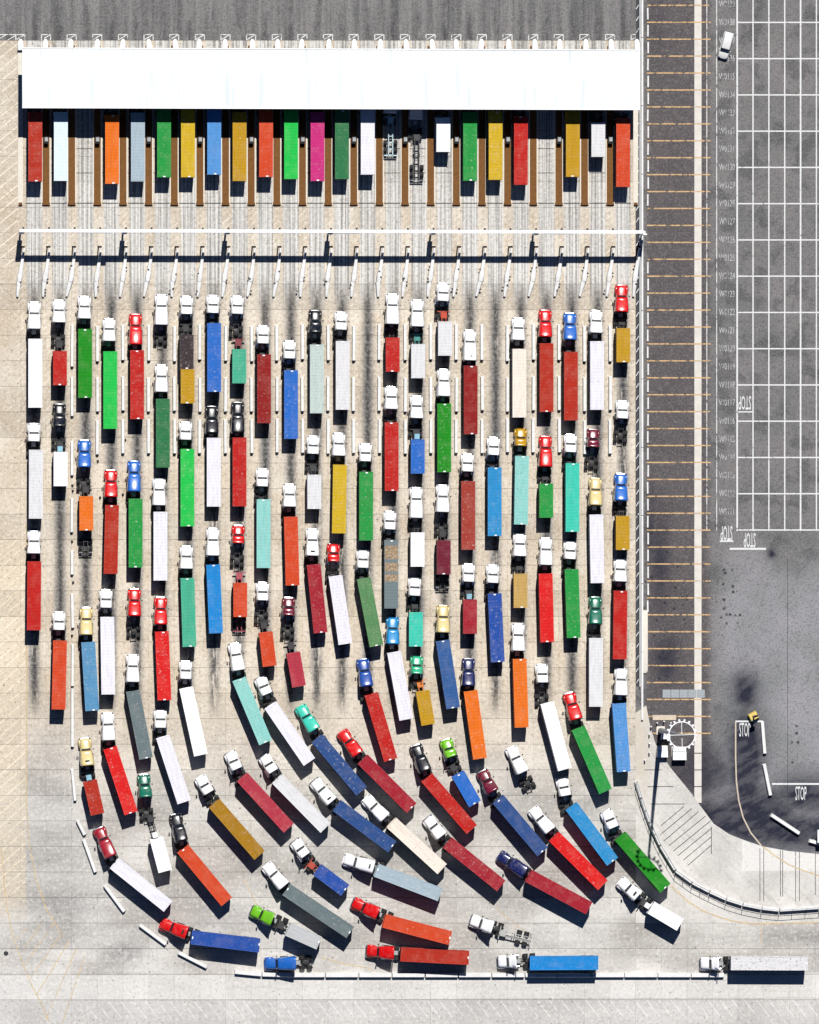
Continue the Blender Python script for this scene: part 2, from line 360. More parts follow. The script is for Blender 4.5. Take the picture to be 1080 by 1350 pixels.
# paint on the apron and yard
for j, t in enumerate([(871, 1089, 902, 1063), (870, 1101, 912, 1066), (875, 1109, 921, 1070), (882, 1115, 930, 1076), (888, 1122, 937, 1082), (894, 1128, 938, 1092), (901, 1134, 938, 1103), (907, 1141, 938, 1114)]):
    stripe(*t, .9, .001, 'hatch_line', 'wornblack', apron)
for t in [(938, 1090, 938, 1126), (854, 1037, 888, 1037), (858, 1060, 903, 1060), (850, 1015, 872, 1015)]: stripe(*t, .9, .002, 'seam_line', 'wornblack', apron)
for xx, ya, yb in [(1002, 1118, 1188), (1007, 1118, 1188), (1029, 1121, 1182), (1032, 1121, 1182), (1049, 1123, 1188), (1054, 1123, 1188), (1075, 1125, 1180)]: stripe(xx, ya, xx, yb, .8, .002, 'seam_line', 'wornblack', apron)
curve_stripe([(1006, 1116), (1020, 1127), (1040, 1140), (1060, 1148), (1085, 1156)], 1.6, .004, 'yellow_line', 'paleyellow', apron)
curve_stripe([(885, 1168), (905, 1187), (925, 1200), (945, 1208), (965, 1214), (990, 1218), (1085, 1216)], 1.6, .012, 'yellow_line', 'paleyellow', plaza)
for t in [(1004, 1220, 1004, 1250), ]: stripe(*t, 1.0, .006, 'yellow_line', 'paleyellow', plaza)
curve_stripe([(2, 1120), (5, 1160), (10, 1200), (17, 1235), (28, 1265), (40, 1295), (52, 1318), (66, 1350)], 1.2, .006, 'yellow_line', 'paleyellow', plaza)
curve_stripe([(35, 690), (35, 900), (35, 1050), (38, 1110), (48, 1160), (62, 1200), (84, 1235)], 1.3, .008, 'yellow_line', 'paleyellow', plaza)
for t in [(36, 1224, 22, 1238), (55, 1218, 32, 1250), (72, 1216, 34, 1270), (82, 1230, 40, 1290), (92, 1240, 48, 1312), (101, 1250, 60, 1345), (112, 1260, 82, 1350)]: stripe(*t, 1.0, .010, 'yellow_line', 'paleyellow', plaza)
curve_stripe([(320, 1155), (335, 1185), (350, 1215)], 1.0, .006, 'yellow_line', 'paleyellow', plaza)
curve_stripe([(645, 1185), (660, 1203), (690, 1226)], 1.0, .006, 'yellow_line', 'paleyellow', plaza)
curve_stripe([(424, 1262), (450, 1270), (490, 1277)], 1.2, .006, 'yellow_line', 'paleyellow', plaza)
# dark verge along the eastern edge
verge = tag(obj('verge', MB().poly(flat([(838.5, -60), (842.6, -60), (842.6, 905), (838.5, 905)], .004)).mesh('verge', plain('dark_verge', (.045, .048, .055), .9, 0, .5, 3))), 'dark strip along the eastern edge of the yard', 'strip', kind='structure')
for q in range(0, 58): stripe(838.7, 12 + q * 15.6, 842.4, 6 + q * 15.6, 1.0, .008, 'hatch_line', 'wornwhite', verge)
# gutter and asphalt paint
gut = tag(rect([(915.6, -60), (925.0, -60), (925.0, 1059), (915.6, 1059)], -.022, 'gutter', M['gutter'], None), 'pale concrete drainage gutter running through the asphalt', 'gutter', kind='structure')
for yy in (993, 1015, 1037, 1059): stripe(915, yy, 925.5, yy, 1.2, -.012, 'joint', 'darkline', gut)
for q in range(-2, 46):
    yy = 7 + 22.32 * q
    if yy < 985: stripe(853, yy, 937, yy, 1.7, -.014, 'bay_line', 'orange', ground)
stripe(932, -40, 932, 700, 1.0, -.018, 'edge_line', 'wornwhite', ground); stripe(945, -40, 945, 700, 1.0, -.018, 'edge_line', 'wornwhite', ground)
for q in range(8): stripe(972 + 20.9 * q, -40, 972 + 20.9 * q, 700, 1.6 if q % 4 else 2.1, -.020, 'bay_line', 'line', ground)
for q in range(-1, 15): stripe(972, 29.5 + 47.8 * q, 1140, 29.5 + 47.8 * q, 1.7, -.014, 'bay_line', 'line', ground)
stripe(972, 543, 993, 543, 1.6, -.012, 'stop_line', 'line', ground); stripe(949, 713.5, 967, 713.5, 2, -.018, 'stop_line', 'line', ground); stripe(962, 723.5, 1010, 723.5, 2.6, -.018, 'stop_line', 'line', ground)
stripe(969.5, 951, 1006, 951, 2.2, -.018, 'stop_line', 'line', ground); stripe(1018, 1033.5, 1120, 1033.5, 2.4, -.018, 'stop_line', 'line', ground)
curve_stripe([(970, 952), (970, 1000), (971, 1030), (974, 1055), (980, 1078), (990, 1098), (1004, 1115)], 1.8, -.012, 'edge_line', 'tanline', ground)
stripe(1038.5, 735, 1038.5, 1100, .6, -.012, 'seam_line', 'darkline', ground)
def letters(txt, px, py, hpx, wpx, flip=False, parent=None, name='bay_number', bold=.012):
    cu = bpy.data.curves.new(name, 'FONT'); cu.body = txt; cu.align_x = 'CENTER'; cu.align_y = 'CENTER'; cu.size = 1.0; cu.offset = bold
    cu.resolution_u = 2; cu.materials.append(M['line' if name != 'bay_number' else 'numpaint'])
    p = P(px, py); o = bpy.data.objects.new(name, cu); COL.objects.link(o)
    o.location = (p.x, p.y, -.010); o.scale = (wpx / PPM / (.60 * len(txt)), hpx / PPM / .70, 1)
    if flip: o.rotation_euler = (0, 0, math.pi)
    o.parent = parent; return o
for q in range(0, 29):
    num = 139 - q; yy = 5.5 + 23.9 * q
    letters('W0%d' % num, 958.5, yy, 8.6, 21, parent=ground, bold=.004)
letters('STOP', 982, 530, 18, 17, True, ground, 'stop_lettering', .008); letters('STOP', 958, 702, 19, 16, True, ground, 'stop_lettering', .008); letters('STOP', 988.5, 711, 19, 16, True, ground, 'stop_lettering', .008)
letters('STOP', 982, 963, 18, 15, False, ground, 'stop_lettering', .008); letters('STOP', 1056, 1047, 18, 15, False, ground, 'stop_lettering', .008)

# ================================================================ GATE
# canopy
ZC = 7.2
a, q = P(29.5, 142.5, ZC), P(843.5, 65.5, ZC); cx, cy = (a.x + q.x) / 2, (a.y + q.y) / 2; W_, H_ = q.x - a.x, q.y - a.y
can = tag(empty('gate_canopy', (cx, cy, 0)), 'long white flat canopy roof over the gate lanes', 'canopy')
mb = MB().box((0, 0, ZC - .5), (W_, H_, .5)); obj('roof', mb.mesh('roof', M['roofsheet']), can)
seam = MB().box((0, 0, 0), (.07, H_ - .4, .03)).mesh('roof_seam', M['white'])
for i in range(54): obj('roof_seam', seam, can, (-W_ / 2 + (i + .5) * W_ / 54, 0, ZC - .002))
for sx, sy, dx, dy in ((0, 1, W_, .18), (0, -1, W_, .18)): obj('roof_edge', MB().box((0, sy * (H_ / 2 - .09), ZC + .001), (dx + .02, dy, .10)).mesh('roof_edge', M['white']), can)
for i in range(1, 25, 2):
    for yy in (75, 132): obj('column', MB().box((0, 0, 0), (.35, .35, ZC - .5)).mesh('column', M['steel']), can, P(XI(i), yy) - Vector((cx, cy, -.15)))
# lane islands, kiosks, noses north of the canopy
isl_me = {}
for i in range(0, 25):
    top, bot = (60, 271)
    p0, p1 = P(XI(i), bot), P(XI(i), top); Ln = p1.y - p0.y; wd = 1.62 if i not in (0, 24) else .9
    t = tag(empty('lane_island', (p0.x, p0.y, 0)), 'brown topped kerb island at the gate, %s' % beside(i), 'traffic island', 'kerb islands of the gate lanes')
    key = round(wd, 2)
    if key not in isl_me:
        kb = MB(); kb.box((-wd / 2 + .09, Ln / 2, 0), (.18, Ln, .16)); kb.box((wd / 2 - .09, Ln / 2, 0), (.18, Ln, .16))
        isl_me[key] = (MB().box((0, 0, 0), (.20, Ln, .16)).mesh('kerb', M['kerb']), MB().box((0, Ln / 2, 0), (wd - .41, Ln, .145)).mesh('rusty_top', M['brown'] if wd > 1 else M['kerb']), MB().box((0, 0, 0), (wd - .2, .5, .34), top=(.8, .7)).mesh('end_block', M['brown']))
    k1, k2, k3 = isl_me[key]
    obj('kerb', k1, t, (-wd / 2 + .1, Ln / 2, 0)); obj('kerb', k1, t, (wd / 2 - .1, Ln / 2, 0)); obj('cover_plate', k2, t); obj('end_block', k3, t, (0, .3, .14))
kme = MB().box((0, 0, 0), (.8, 1.15, 1.1)).mesh('kiosk_body', M['black']); kme2 = MB().box((0, 0, 0), (.66, .8, .3), top=(.85, .85)).mesh('kiosk_head', M['steel']); kme3 = MB().box((0, 0, 0), (.5, .05, .35)).mesh('kiosk_screen', M['glass'])
for i in range(1, 25, 2):
    t = tag(empty('ticket_kiosk', P(XI(i), 185) + Vector((0, 0, .147))), 'small grey ticket kiosk on the brown island %s' % beside(i), 'kiosk', 'ticket kiosks on the gate islands')
    obj('body', kme, t); obj('head', kme2, t, (0, .1, 1.1)); obj('screen', kme3, t, (0, -.6, .6))
nme = MB().loft([(0, .25, 0, .45), (.25, .7, 0, .7), (.9, 1.0, 0, .85), (1.9, 1.2, 0, .85), (2.0, 1.15, 0, .8)], 5, 10).mesh('nose', M['white'])
for i in range(0, 25):
    p = P(XI(i) + random.uniform(-1, 2), 51.5); t = obj('island_nose', nme, None, p, math.pi + random.uniform(-.12, .12))
    t.rotation_euler.z = math.pi + random.uniform(-.1, .1)
    tag(t, 'white island nose north of the canopy, %s' % beside(i), 'island nose', 'white island noses north of the canopy')
    for (x0, y0, x1, y1) in ((-6, 45.5, 6, 45.5), (-6, 45.5, -6, 53), (6, 45.5, 6, 53), (-5, 52, 5, 46)):
        if i < 25: stripe(XI(i) + x0, y0, XI(i) + x1, y1, 1.1, -.016 if x0 != -5 else -.012, 'hatch_line', 'wornwhite', ground)
stripe(-40, 45.5, 27, 45.5, 1.1, -.017, 'hatch_line', 'wornwhite', ground)
for q in range(6): stripe(-60 + q * 14, 53, -48 + q * 14, 46, 1.0, -.012, 'hatch_line', 'wornwhite', ground)
for i in range(24):
    for yy in (196, 228, 268): stripe(XI(i) + 6.2, yy, XI(i + 1) - 6.2, yy, .9 if yy != 268 else 1.3, .004, 'drain_slot', 'darkline', plaza)
# gantry
ZG = 7.4
p0, p1 = P(26, 304, ZG), P(849, 304.5, ZG); gy = p0.y; GL = p1.x - p0.x
gan = tag(empty('camera_gantry', (p0.x, gy, 0)), 'long white overhead gantry beam spanning all the lanes', 'gantry')
for zz in (6.35, 7.15): obj('chord', MB().box((GL / 2, 0, zz), (GL, .55 if zz > 7 else .4, .28)).mesh('chord', M['white']), gan)
brace = MB().box((0, 0, 6.63), (.14, .14, .52)).mesh('brace', M['white'])
for i in range(0, 96): obj('brace', brace, gan, (.4 + i * (GL - .8) / 95, 0, 0))
bracket = MB().box((0, .45, 7.0), (.3, .35, .4)).mesh('camera', M['black'])
for i in range(0, 25): obj('camera', bracket, gan, (P(XI(i) + 4, 304, ZG).x - p0.x, 0, 0))
post_n = MB().box((0, 0, 0), (.32, .4, 6.35)).mesh('post', M['white']); cab_b = MB().box((0, -.36, 1.9), (.85, .28, 4.4)).mesh('cabinet', M['white'])
for i in range(0, 25, 4):
    xx = P(XI(i) + (0 if i < 24 else 7), 304).x - p0.x
    obj('post', post_n, gan, (xx, 0, 0)); obj('cabinet', cab_b, gan, (xx, 0, 0))
for (xa, xb) in ((110, 146), (439, 474), (718, 756)):
    pa, pb = P(xa, 304, ZG), P(xb, 304, ZG); obj('sign_panel', MB().box(((pa.x + pb.x) / 2 - p0.x, -.35, 6.3), (pb.x - pa.x, .12, 1.85)).mesh('sign_panel', M['steel']), gan)
# white crash noses and reader posts under the gantry
def taper(L0, w0, w1, h0, h1, bow=0):
    return MB().loft([(0, w0, 0, h0), (-L0 * .5, (w0 + w1) / 2, 0, (h0 + h1) / 2), (-L0 * .85, w1, 0, h1), (-L0, w1 * .75, 0, h1 * .9)], 6, 10)
M['cushion'] = plain('scuffed_white', (.66, .66, .65), .6, 0, .35, 1.4)
tA = taper(6.0, .30, 1.0, .8, .9).mesh('rear_section', M['cushion']); tB = taper(2.7, .85, .5, .85, .6).mesh('front_section', M['cushion'])
refl = MB().box((0, 0, 0), (.3, .24, .22)).mesh('reflector', M['black'])
pole_me = MB().cyl((0, 0, 0), (0, 0, 2.6), .12, 8).mesh('post', M['black']); arm_me = MB().box((.1, 0, 2.45), (.75, .3, .42)).mesh('reader_head', M['black'])
for i in range(0, 25):
    p = P(XI(i) + 5, 327); rz = -math.atan2(6.5, 45) + random.uniform(-.02, .02)
    t = tag(empty('crash_cushion', p, rz), 'white tapered crash cushion below the gantry, %s' % beside(i), 'crash cushion', 'white crash cushions below the gantry')
    obj('rear_section', tA, t); obj('front_section', tB, t, (random.uniform(-.15, .1), -6.05, 0), random.uniform(-.1, .14))
    for k in range(random.choice([1, 2, 2, 3])): obj('reflector', refl, t, (random.choice([-1, 1]) * random.uniform(.15, .5), -random.uniform(3.2, 8.0), .72), random.uniform(-.6, .6))
    r = tag(empty('card_reader', P(XI(i) + 1.5, 326)), 'black card reader post below the gantry, %s' % beside(i), 'card reader', 'black card readers below the gantry')
    obj('post', pole_me, r); obj('reader_head', arm_me, r)

# ---------------------------------------------------------------- barriers
bc = {}
def barrier_mesh(L, w0=.72, h=.85):
    key = (round(L, 1), w0, h)
    if key not in bc:
        mb = MB(); prof = [(-w0 / 2, 0), (-w0 / 2, .1), (-w0 * .44, .32), (-w0 * .36, h), (w0 * .36, h), (w0 * .44, .32), (w0 / 2, .1), (w0 / 2, 0)]
        n = len(prof); L = key[0]; e = .10
        vs = [(x_, -L / 2 + (e if z_ > .3 else 0), z_) for x_, z_ in prof] + [(x_, L / 2 - (e if z_ > .3 else 0), z_) for x_, z_ in prof]
        mb.add(vs, [(i + 1, i, n + i, n + i + 1) for i in range(n - 1)] + [tuple(range(n)), tuple(range(2 * n - 1, n - 1, -1))]); bc[key] = mb.mesh('barrier', M['barrier'])
    return bc[key]
def barrier(a, q, label, group, w0=.72, h=.85, cat='barrier', name='lane_barrier', parent=None):
    a, q = P(*a), P(*q); d = q - a; o = obj(name, barrier_mesh(d.length, w0, h), parent, (a + q) / 2, math.atan2(d.y, d.x) - math.pi / 2)
    if not parent: tag(o, label, cat, group)
    return o
for j, (y0, y1) in enumerate([(428.5, 475.5), (497, 542), (553, 598)]):
    nm = ['northern', 'middle', 'southern'][j]
    for i in range(3, 24):
        dx = random.uniform(-.5, .5); dy = random.uniform(-1.5, 1.5)
        barrier((XI(i) + dx, y0 + dy), (XI(i) + dx + random.uniform(-.3, .3), y1 + dy), 'white concrete lane barrier of the %s row, %s' % (nm, beside(i)), 'white lane barriers, %s row' % nm, .66)
LEFT = [((95.5, 428), (95, 484)), ((95, 497), (95, 549)), ((95, 582), (95, 627)), ((95, 657), (94.5, 702)), ((95, 726), (95, 758)), ((95, 783), (96, 828)), ((96, 849), (95.5, 905)), ((95.5, 907), (95.5, 985)), ((95, 1014), (99, 1056)),
        ((102, 1081), (112, 1101)), ((110.5, 1107), (126, 1150)), ((138, 1167), (164, 1202)), ((184, 1219), (219, 1245)), ((235, 1255.5), (273, 1275))]
on = ['first', 'second', 'third', 'fourth', 'fifth', 'sixth', 'seventh', 'eighth', 'ninth', 'tenth', 'eleventh', 'twelfth', 'thirteenth', 'fourteenth', 'fifteenth']
for k, (a, q) in enumerate(LEFT):
    barrier(a, q, 'white concrete barrier, %s from the gate in the left run that curves south' % on[k], None, .62 if k < 9 else .7, .8)
SW = tag(empty('southern_barrier_wall', P(309, 1281)), 'long white concrete barrier wall along the bottom of the queue', 'barrier wall')
pts = [(309, 1281), (345, 1284.5), (385, 1285.5)] + [(385 + 43.8 * q, 1285.5) for q in range(1, 14)]
for a, q in zip(pts, pts[1:]):
    o = barrier(a, q, '', '', .86, .85, name='barrier_section', parent=SW); o.location -= SW.location
CW = tag(empty('curved_wall', P(838.5, 1030)), 'white curved concrete wall round the apron with a wire fence', 'wall')
wp = WALL
for a, q in zip(wp, wp[1:]):
    o = barrier(a, q, '', '', .72, .95, name='wall_section', parent=CW); o.location -= CW.location
post = MB().cyl((0, 0, 0), (0, 0, 1.9), .05, 6).mesh('fence_post', M['steel'])
dense = []
for a, q in zip(wp, wp[1:]):
    n = max(1, round((Vector(q) - Vector(a)).length / 17))
    for k in range(n): dense.append(tuple(Vector(a).lerp(Vector(q), k / n)))
for p_ in dense: obj('fence_post', post, CW, P(*p_) - CW.location + Vector((0, 0, .93)))
for a, q in zip(wp, wp[1:]):
    A, Q = P(*a) - CW.location, P(*q) - CW.location
    for zz in (1.6, 2.8): obj('fence_rail', MB().cyl(A + Vector((0, 0, zz)), Q + Vector((0, 0, zz)), .045, 6).mesh('fence_rail', M['steel']), CW)
# eastern edge: kerb wall, rail, wheel stops
EW = tag(empty('edge_kerb', P(846.6, 470)), 'narrow white kerb wall along the eastern edge of the yard', 'kerb wall')
for k in range(11):
    a, q = P(846.6, -40 + 90 * k), P(846.6, 49.2 + 90 * k)
    o = obj('kerb_section', MB().box((0, 0, -.03), (.42, q.y * -1 + a.y, .5), top=(.8, 1)).mesh('kerb_section', M['barrier']), EW, (a + q) / 2 - EW.location)
GR = tag(empty('guard_rail', P(843.0, 470)), 'thin steel guard rail beside the dark verge on the eastern edge', 'guard rail')
ga, gq = P(843.3, -40), P(843.3, 905); obj('rail', MB().box((0, 0, .55), (.12, ga.y - gq.y, .3)).mesh('rail', M['white']), GR, (ga + gq) / 2 - GR.location)
gp_me = MB().box((0, 0, 0), (.12, .16, .56)).mesh('post', M['steel'])
for k in range(0, 43): obj('post', gp_me, GR, P(843.3, -30 + 22 * k) - GR.location)
ws = MB().box((0, 0, -.03), (.34, 2.1, .2), top=(.7, .97)).mesh('wheel_stop', M['barrier'])
wsn = -1
for q in range(-1, 36):
    if q in (12, 13, 14): continue
    wsn += 1
    if wsn == 0: continue
    tag(obj('wheel_stop', ws, None, P(854.3 + random.uniform(-.4, .4), 18.2 + 22.32 * q), random.uniform(-.02, .02)), 'white wheel stop at an orange-lined bay, %s from the top' % nth(wsn), 'wheel stop', 'wheel stops along the eastern edge')
tag(obj('planter_kerb', MB().loft([(-5.6, .7, -.03, .3), (-5.2, 1.2, -.03, .4), (5.3, 1.15, -.03, .4), (5.6, .8, -.03, .3)], 8, 8).mesh('planter_kerb', M['kerb']), None, P(849.8, 846)), 'long stained pale concrete block against the eastern kerb', 'concrete block')
gr = tag(empty('drain_grate', P(901.5, 914.5) + Vector((0, 0, -.03))), 'row of grey steel drain grates crossing the gutter', 'drain grate')
gme = MB(); gme.box((0, 0, .012), (1.45, 1.45, .03))
gmesh = gme.mesh('grate_panel', plain('galvanised', (.30, .33, .35), .6, .3, .35, 3))
for k in range(5): obj('grate_panel', gmesh, gr, ((k - 2) * 1.53, 0, 0))
bar_me = MB().box((0, 0, .042), (1.4, .05, .02)).mesh('bar', M['steel'])
for k in range(5):
    for j in range(5): obj('bar', bar_me, gr, ((k - 2) * 1.53, -.55 + j * .275, .002))
# barriers on the asphalt
for k, (a, q, lb) in enumerate([((1004.5, 951), (1008, 994), 'white concrete barrier standing right of the upper STOP lettering'), ((1007, 1007), (1015.5, 1049), 'white concrete barrier leaning south below the yellow signal base'), ((1016, 1074), (1054, 1099), 'white concrete barrier lying diagonally on dark asphalt near the apron'), ((1066, 1108), (1110, 1120), 'white concrete barrier cut by the right edge near the apron')]):
    o = barrier(a, q, lb, None, .72); o.location.z = -.03
# yellow based signal
t = tag(empty('signal_post', P(993, 944) + Vector((0, 0, -.03))), 'signal post on a yellow base beside the upper STOP lettering', 'signal post')
obj('base', MB().box((0, 0, 0), (1.7, 1.4, 1.2), .5, (.85, .85)).mesh('base', M['yellow']), t); obj('pole', MB().cyl((0, 0, 1.0), (0, 0, 3.9), .16, 8).mesh('pole', M['black']), t)
obj('signal_head', MB().box((0, 0, 3.1), (1.0, .35, .8), .3).mesh('signal_head', M['black']), t)
t = tag(empty('white_booth', P(1083, 1102) + Vector((0, 0, -.03))), 'white booth cut by the right edge beside a barrier', 'booth')
obj('wall', MB().box((0, 0, 0), (1.6, 2.0, 2.2)).mesh('wall', M['white']), t); obj('roof', MB().box((0, 0, 2.2), (1.9, 2.3, .15)).mesh('roof', M['white']), t); obj('door', MB().box((0, -1.01, 0), (.8, .06, 1.9)).mesh('door', M['steel']), t)

# ---------------------------------------------------------------- high mast
HM = 37.0; mb0 = P(871, 963)
mast = tag(empty('light_mast', mb0), 'tall high-mast floodlight with a ring of white lamps', 'light mast')
obj('pole', MB().cyl((0, 0, 0), (0, 0, 16), .50, 14, .34).cyl((0, 0, 16), (0, 0, HM), .34, 14, .16).mesh('pole', M['steel']), mast)
obj('base_plate', MB().box((0, 0, 0), (1.5, 1.5, .18)).mesh('base_plate', M['kerb']), mast)
RR = 2.3; ring = MB(); nseg = 36
vs_ = []; fs_ = []
for i in range(nseg):
    a = 2 * math.pi * i / nseg
    for (dr, dz) in ((-.08, -.08), (.08, -.08), (.08, .08), (-.08, .08)): vs_.append(((RR + dr) * math.cos(a), (RR + dr) * math.sin(a), HM - .6 + dz))
for i in range(nseg):
    for k in range(4): fs_.append((i * 4 + k, i * 4 + (k + 1) % 4, ((i + 1) % nseg) * 4 + (k + 1) % 4, ((i + 1) % nseg) * 4 + k))
ring.add(vs_, [f[::-1] for f in fs_]); obj('lamp_ring', ring.mesh('lamp_ring', M['white']), mast)
for k in range(4):
    a = k * math.pi / 2 + .03; obj('spoke', MB().cyl((.15 * math.cos(a), .15 * math.sin(a), HM - .6), (RR * math.cos(a), RR * math.sin(a), HM - .6), .06, 6).mesh('spoke', M['white']), mast)
lm = MB().box((.22, 0, HM - .85), (.50, .36, .34), top=(.7, .8)).mesh('lamp_head', M['lamp'])
for k in range(18): a = 2 * math.pi * k / 18; obj('lamp_head', lm, mast, (RR * math.cos(a), RR * math.sin(a), 0), a)
# utility cabinets beside the mast
def cabinet(px, py, wx, wy, h, label, name='utility_cabinet', rz=0):
    t = tag(empty(name, P(px, py), rz), label, 'cabinet')
    obj('plinth', MB().box((0, 0, -.03), (wx + .2, wy + .2, .15)).mesh('plinth', M['kerb']), t)
    obj('housing', MB().box((0, 0, .12), (wx, wy * .62, h), ).mesh('housing', M['white']), t, (0, wy * -.17, 0)); obj('side_housing', MB().box((0, 0, .12), (wx * .96, wy * .3, h * .8)).mesh('side_housing', M['white']), t, (0, wy * .33, 0))
    obj('door', MB().box((0, -wy * .49, .3), (wx * .44, .04, h * .8)).mesh('door', M['steel']), t, (-wx * .23, 0, 0)); obj('door', MB().box((0, -wy * .49, .3), (wx * .44, .04, h * .8)).mesh('door', M['steel']), t, (wx * .23, 0, 0))
cabinet(895, 993.5, 2.4, 2.3, 1.5, 'large white utility cabinet right of the mast shadow'); cabinet(872.5, 991, 1.9, 2.0, 1.3, 'white utility cabinet left of the larger cabinet beside the mast'); cabinet(877, 969.5, 1.5, 1.3, 1.5, 'small white cabinet at the foot of the light mast')
bol = MB().cyl((0, 0, 0), (0, 0, 1.0), .13, 8).cyl((0, 0, 1.0), (0, 0, 1.06), .09, 8).mesh('bollard', M['white'])
for k, p_ in enumerate([(856, 968), (858, 958), (866, 953), (875, 951), (884, 953), (856, 980), (856, 992), (850, 1002)]): tag(obj('bollard', bol, None, P(*p_)), 'white bollard at the light mast, %s of eight clockwise from the west' % nth(k + 1), 'bollard', 'bollards round the light mast')
tag(obj('mast_plinth', MB().box((0, 0, -.03), (4.2, .9, .12)).mesh('mast_plinth', M['tanline']), None, P(876, 946)), 'low yellow kerb block north of the light mast', 'kerb block')

# ---------------------------------------------------------------- white sport utility vehicle
pv0, pv1 = P(952.6, 77, .8), P(961.8, 42.5, .8); d = pv0 - pv1
car = tag(empty('parked_car', ((pv0 + pv1) / 2).to_2d().to_3d() + Vector((0, 0, -.03)), math.atan2(d.y, d.x) - math.pi / 2), 'white estate van driving on the asphalt by the bay numbers', 'car')
Lc = d.length; h = Lc / 2; WH = (*alb((250, 250, 250)), .0)
obj('body', MB().loft([(-h, 1.55, .35, .95), (-h + .12, 1.8, .3, 1.05), (h - 1.0, 1.86, .3, 1.02), (h - .25, 1.75, .32, .9), (h, 1.4, .4, .72)], 6, 12).mesh('body', M['cab']), car, color=WH)
obj('roof', MB().loft([(-h + .08, 1.5, .95, 1.65), (-h + .4, 1.62, .95, 1.85), (h - 2.0, 1.62, .95, 1.85), (h - 1.75, 1.58, .95, 1.78)], 6, 12).mesh('roof', M['cab']), car, color=WH)
obj('windscreen', MB().loft([(h - 1.78, 1.56, .95, 1.74), (h - 1.1, 1.6, .9, 1.03)], 6, 12).mesh('windscreen', M['glass']), car)
obj('rear_window', MB().box((0, -h + .07, 1.15), (1.3, .08, .45)).mesh('rear_window', M['glass']), car)
wm = MB().cyl((-.11, 0, .34), (.11, 0, .34), .34, 14).mesh('wheel', M['rubber'])
for sx in (-1, 1):
    for sy in (h - .9, -h + .95): obj('wheel', wm, car, (sx * .80, sy, 0))
    obj('mirror', MB().box((sx * 1.02, h - 1.5, 1.0), (.22, .12, .16)).mesh('mirror', M['cab']), car, color=WH); obj('headlight', MB().box((sx * .6, h - .16, .68), (.35, .22, .14)).mesh('headlight', M['chrome']), car)
    obj('side_window', MB().box((sx * .80, -.45, 1.2), (.06, Lc - 2.5, .42)).mesh('side_window', M['glass']), car)

# ================================================================ TRUCKS AND CONTAINERS
PAL = {  # name: (photograph colour, words)
 'W': ((250, 250, 252), 'white'), 'LW': ((232, 230, 240), 'pale white'), 'DW': ((222, 222, 224), 'dirty white'), 'CW': ((240, 228, 214), 'cream white'), 'PG': ((190, 205, 200), 'pale grey green'),
 'R': ((200, 20, 8), 'red'), 'BRT': ((232, 10, 10), 'bright red'), 'DR': ((152, 12, 12), 'dark red'), 'BR': ((188, 40, 12), 'brick red'), 'CR': ((172, 20, 44), 'crimson'), 'PK': ((190, 52, 72), 'rose red'), 'RB': ((172, 58, 44), 'faded red'),
 'RO': ((222, 72, 26), 'red orange'), 'O': ((245, 118, 10), 'orange'), 'GO': ((204, 156, 12), 'gold'), 'Y': ((222, 184, 24), 'yellow'), 'MU': ((178, 128, 4), 'mustard'), 'TN': ((208, 170, 96), 'tan'), 'CM': ((236, 214, 150), 'cream'),
 'G': ((24, 160, 66), 'green'), 'BG': ((20, 206, 80), 'bright green'), 'KG': ((10, 148, 12), 'deep green'), 'DG': ((40, 124, 74), 'dark green'), 'SG': ((92, 146, 92), 'sage green'), 'LM': ((120, 205, 24), 'lime green'), 'TG': ((16, 118, 92), 'teal green'), 'MT': ((52, 190, 140), 'mint green'),
 'T': ((62, 214, 188), 'turquoise'), 'AQ': ((152, 222, 214), 'pale aqua'), 'TE': ((72, 186, 150), 'teal'), 'SB': ((36, 150, 214), 'sky blue'), 'AZ': ((10, 142, 222), 'azure blue'), 'B': ((36, 112, 208), 'blue'), 'RB2': ((26, 80, 172), 'royal blue'), 'NB': ((38, 80, 144), 'navy blue'), 'LB': ((84, 156, 226), 'light blue'), 'ST': ((92, 156, 200), 'steel blue'), 'DB': ((46, 96, 160), 'denim blue'),
 'PW': ((222, 240, 246), 'icy white'), 'GY': ((112, 128, 132), 'grey'), 'LG': ((188, 190, 192), 'light grey'), 'SG2': ((178, 198, 210), 'silver blue'), 'MG': ((214, 40, 130), 'magenta'), 'MA': ((118, 16, 46), 'maroon'), 'K': ((12, 15, 28), 'black'), 'NV': ((20, 34, 96), 'dark navy'), 'DK': ((62, 50, 54), 'dark brown'), 'PB': ((150, 205, 225), 'pale blue'),
}
def pc(k, a=.3): return (*alb(PAL[k][0], .76 if min(PAL[k][0]) > 185 else .63), a)
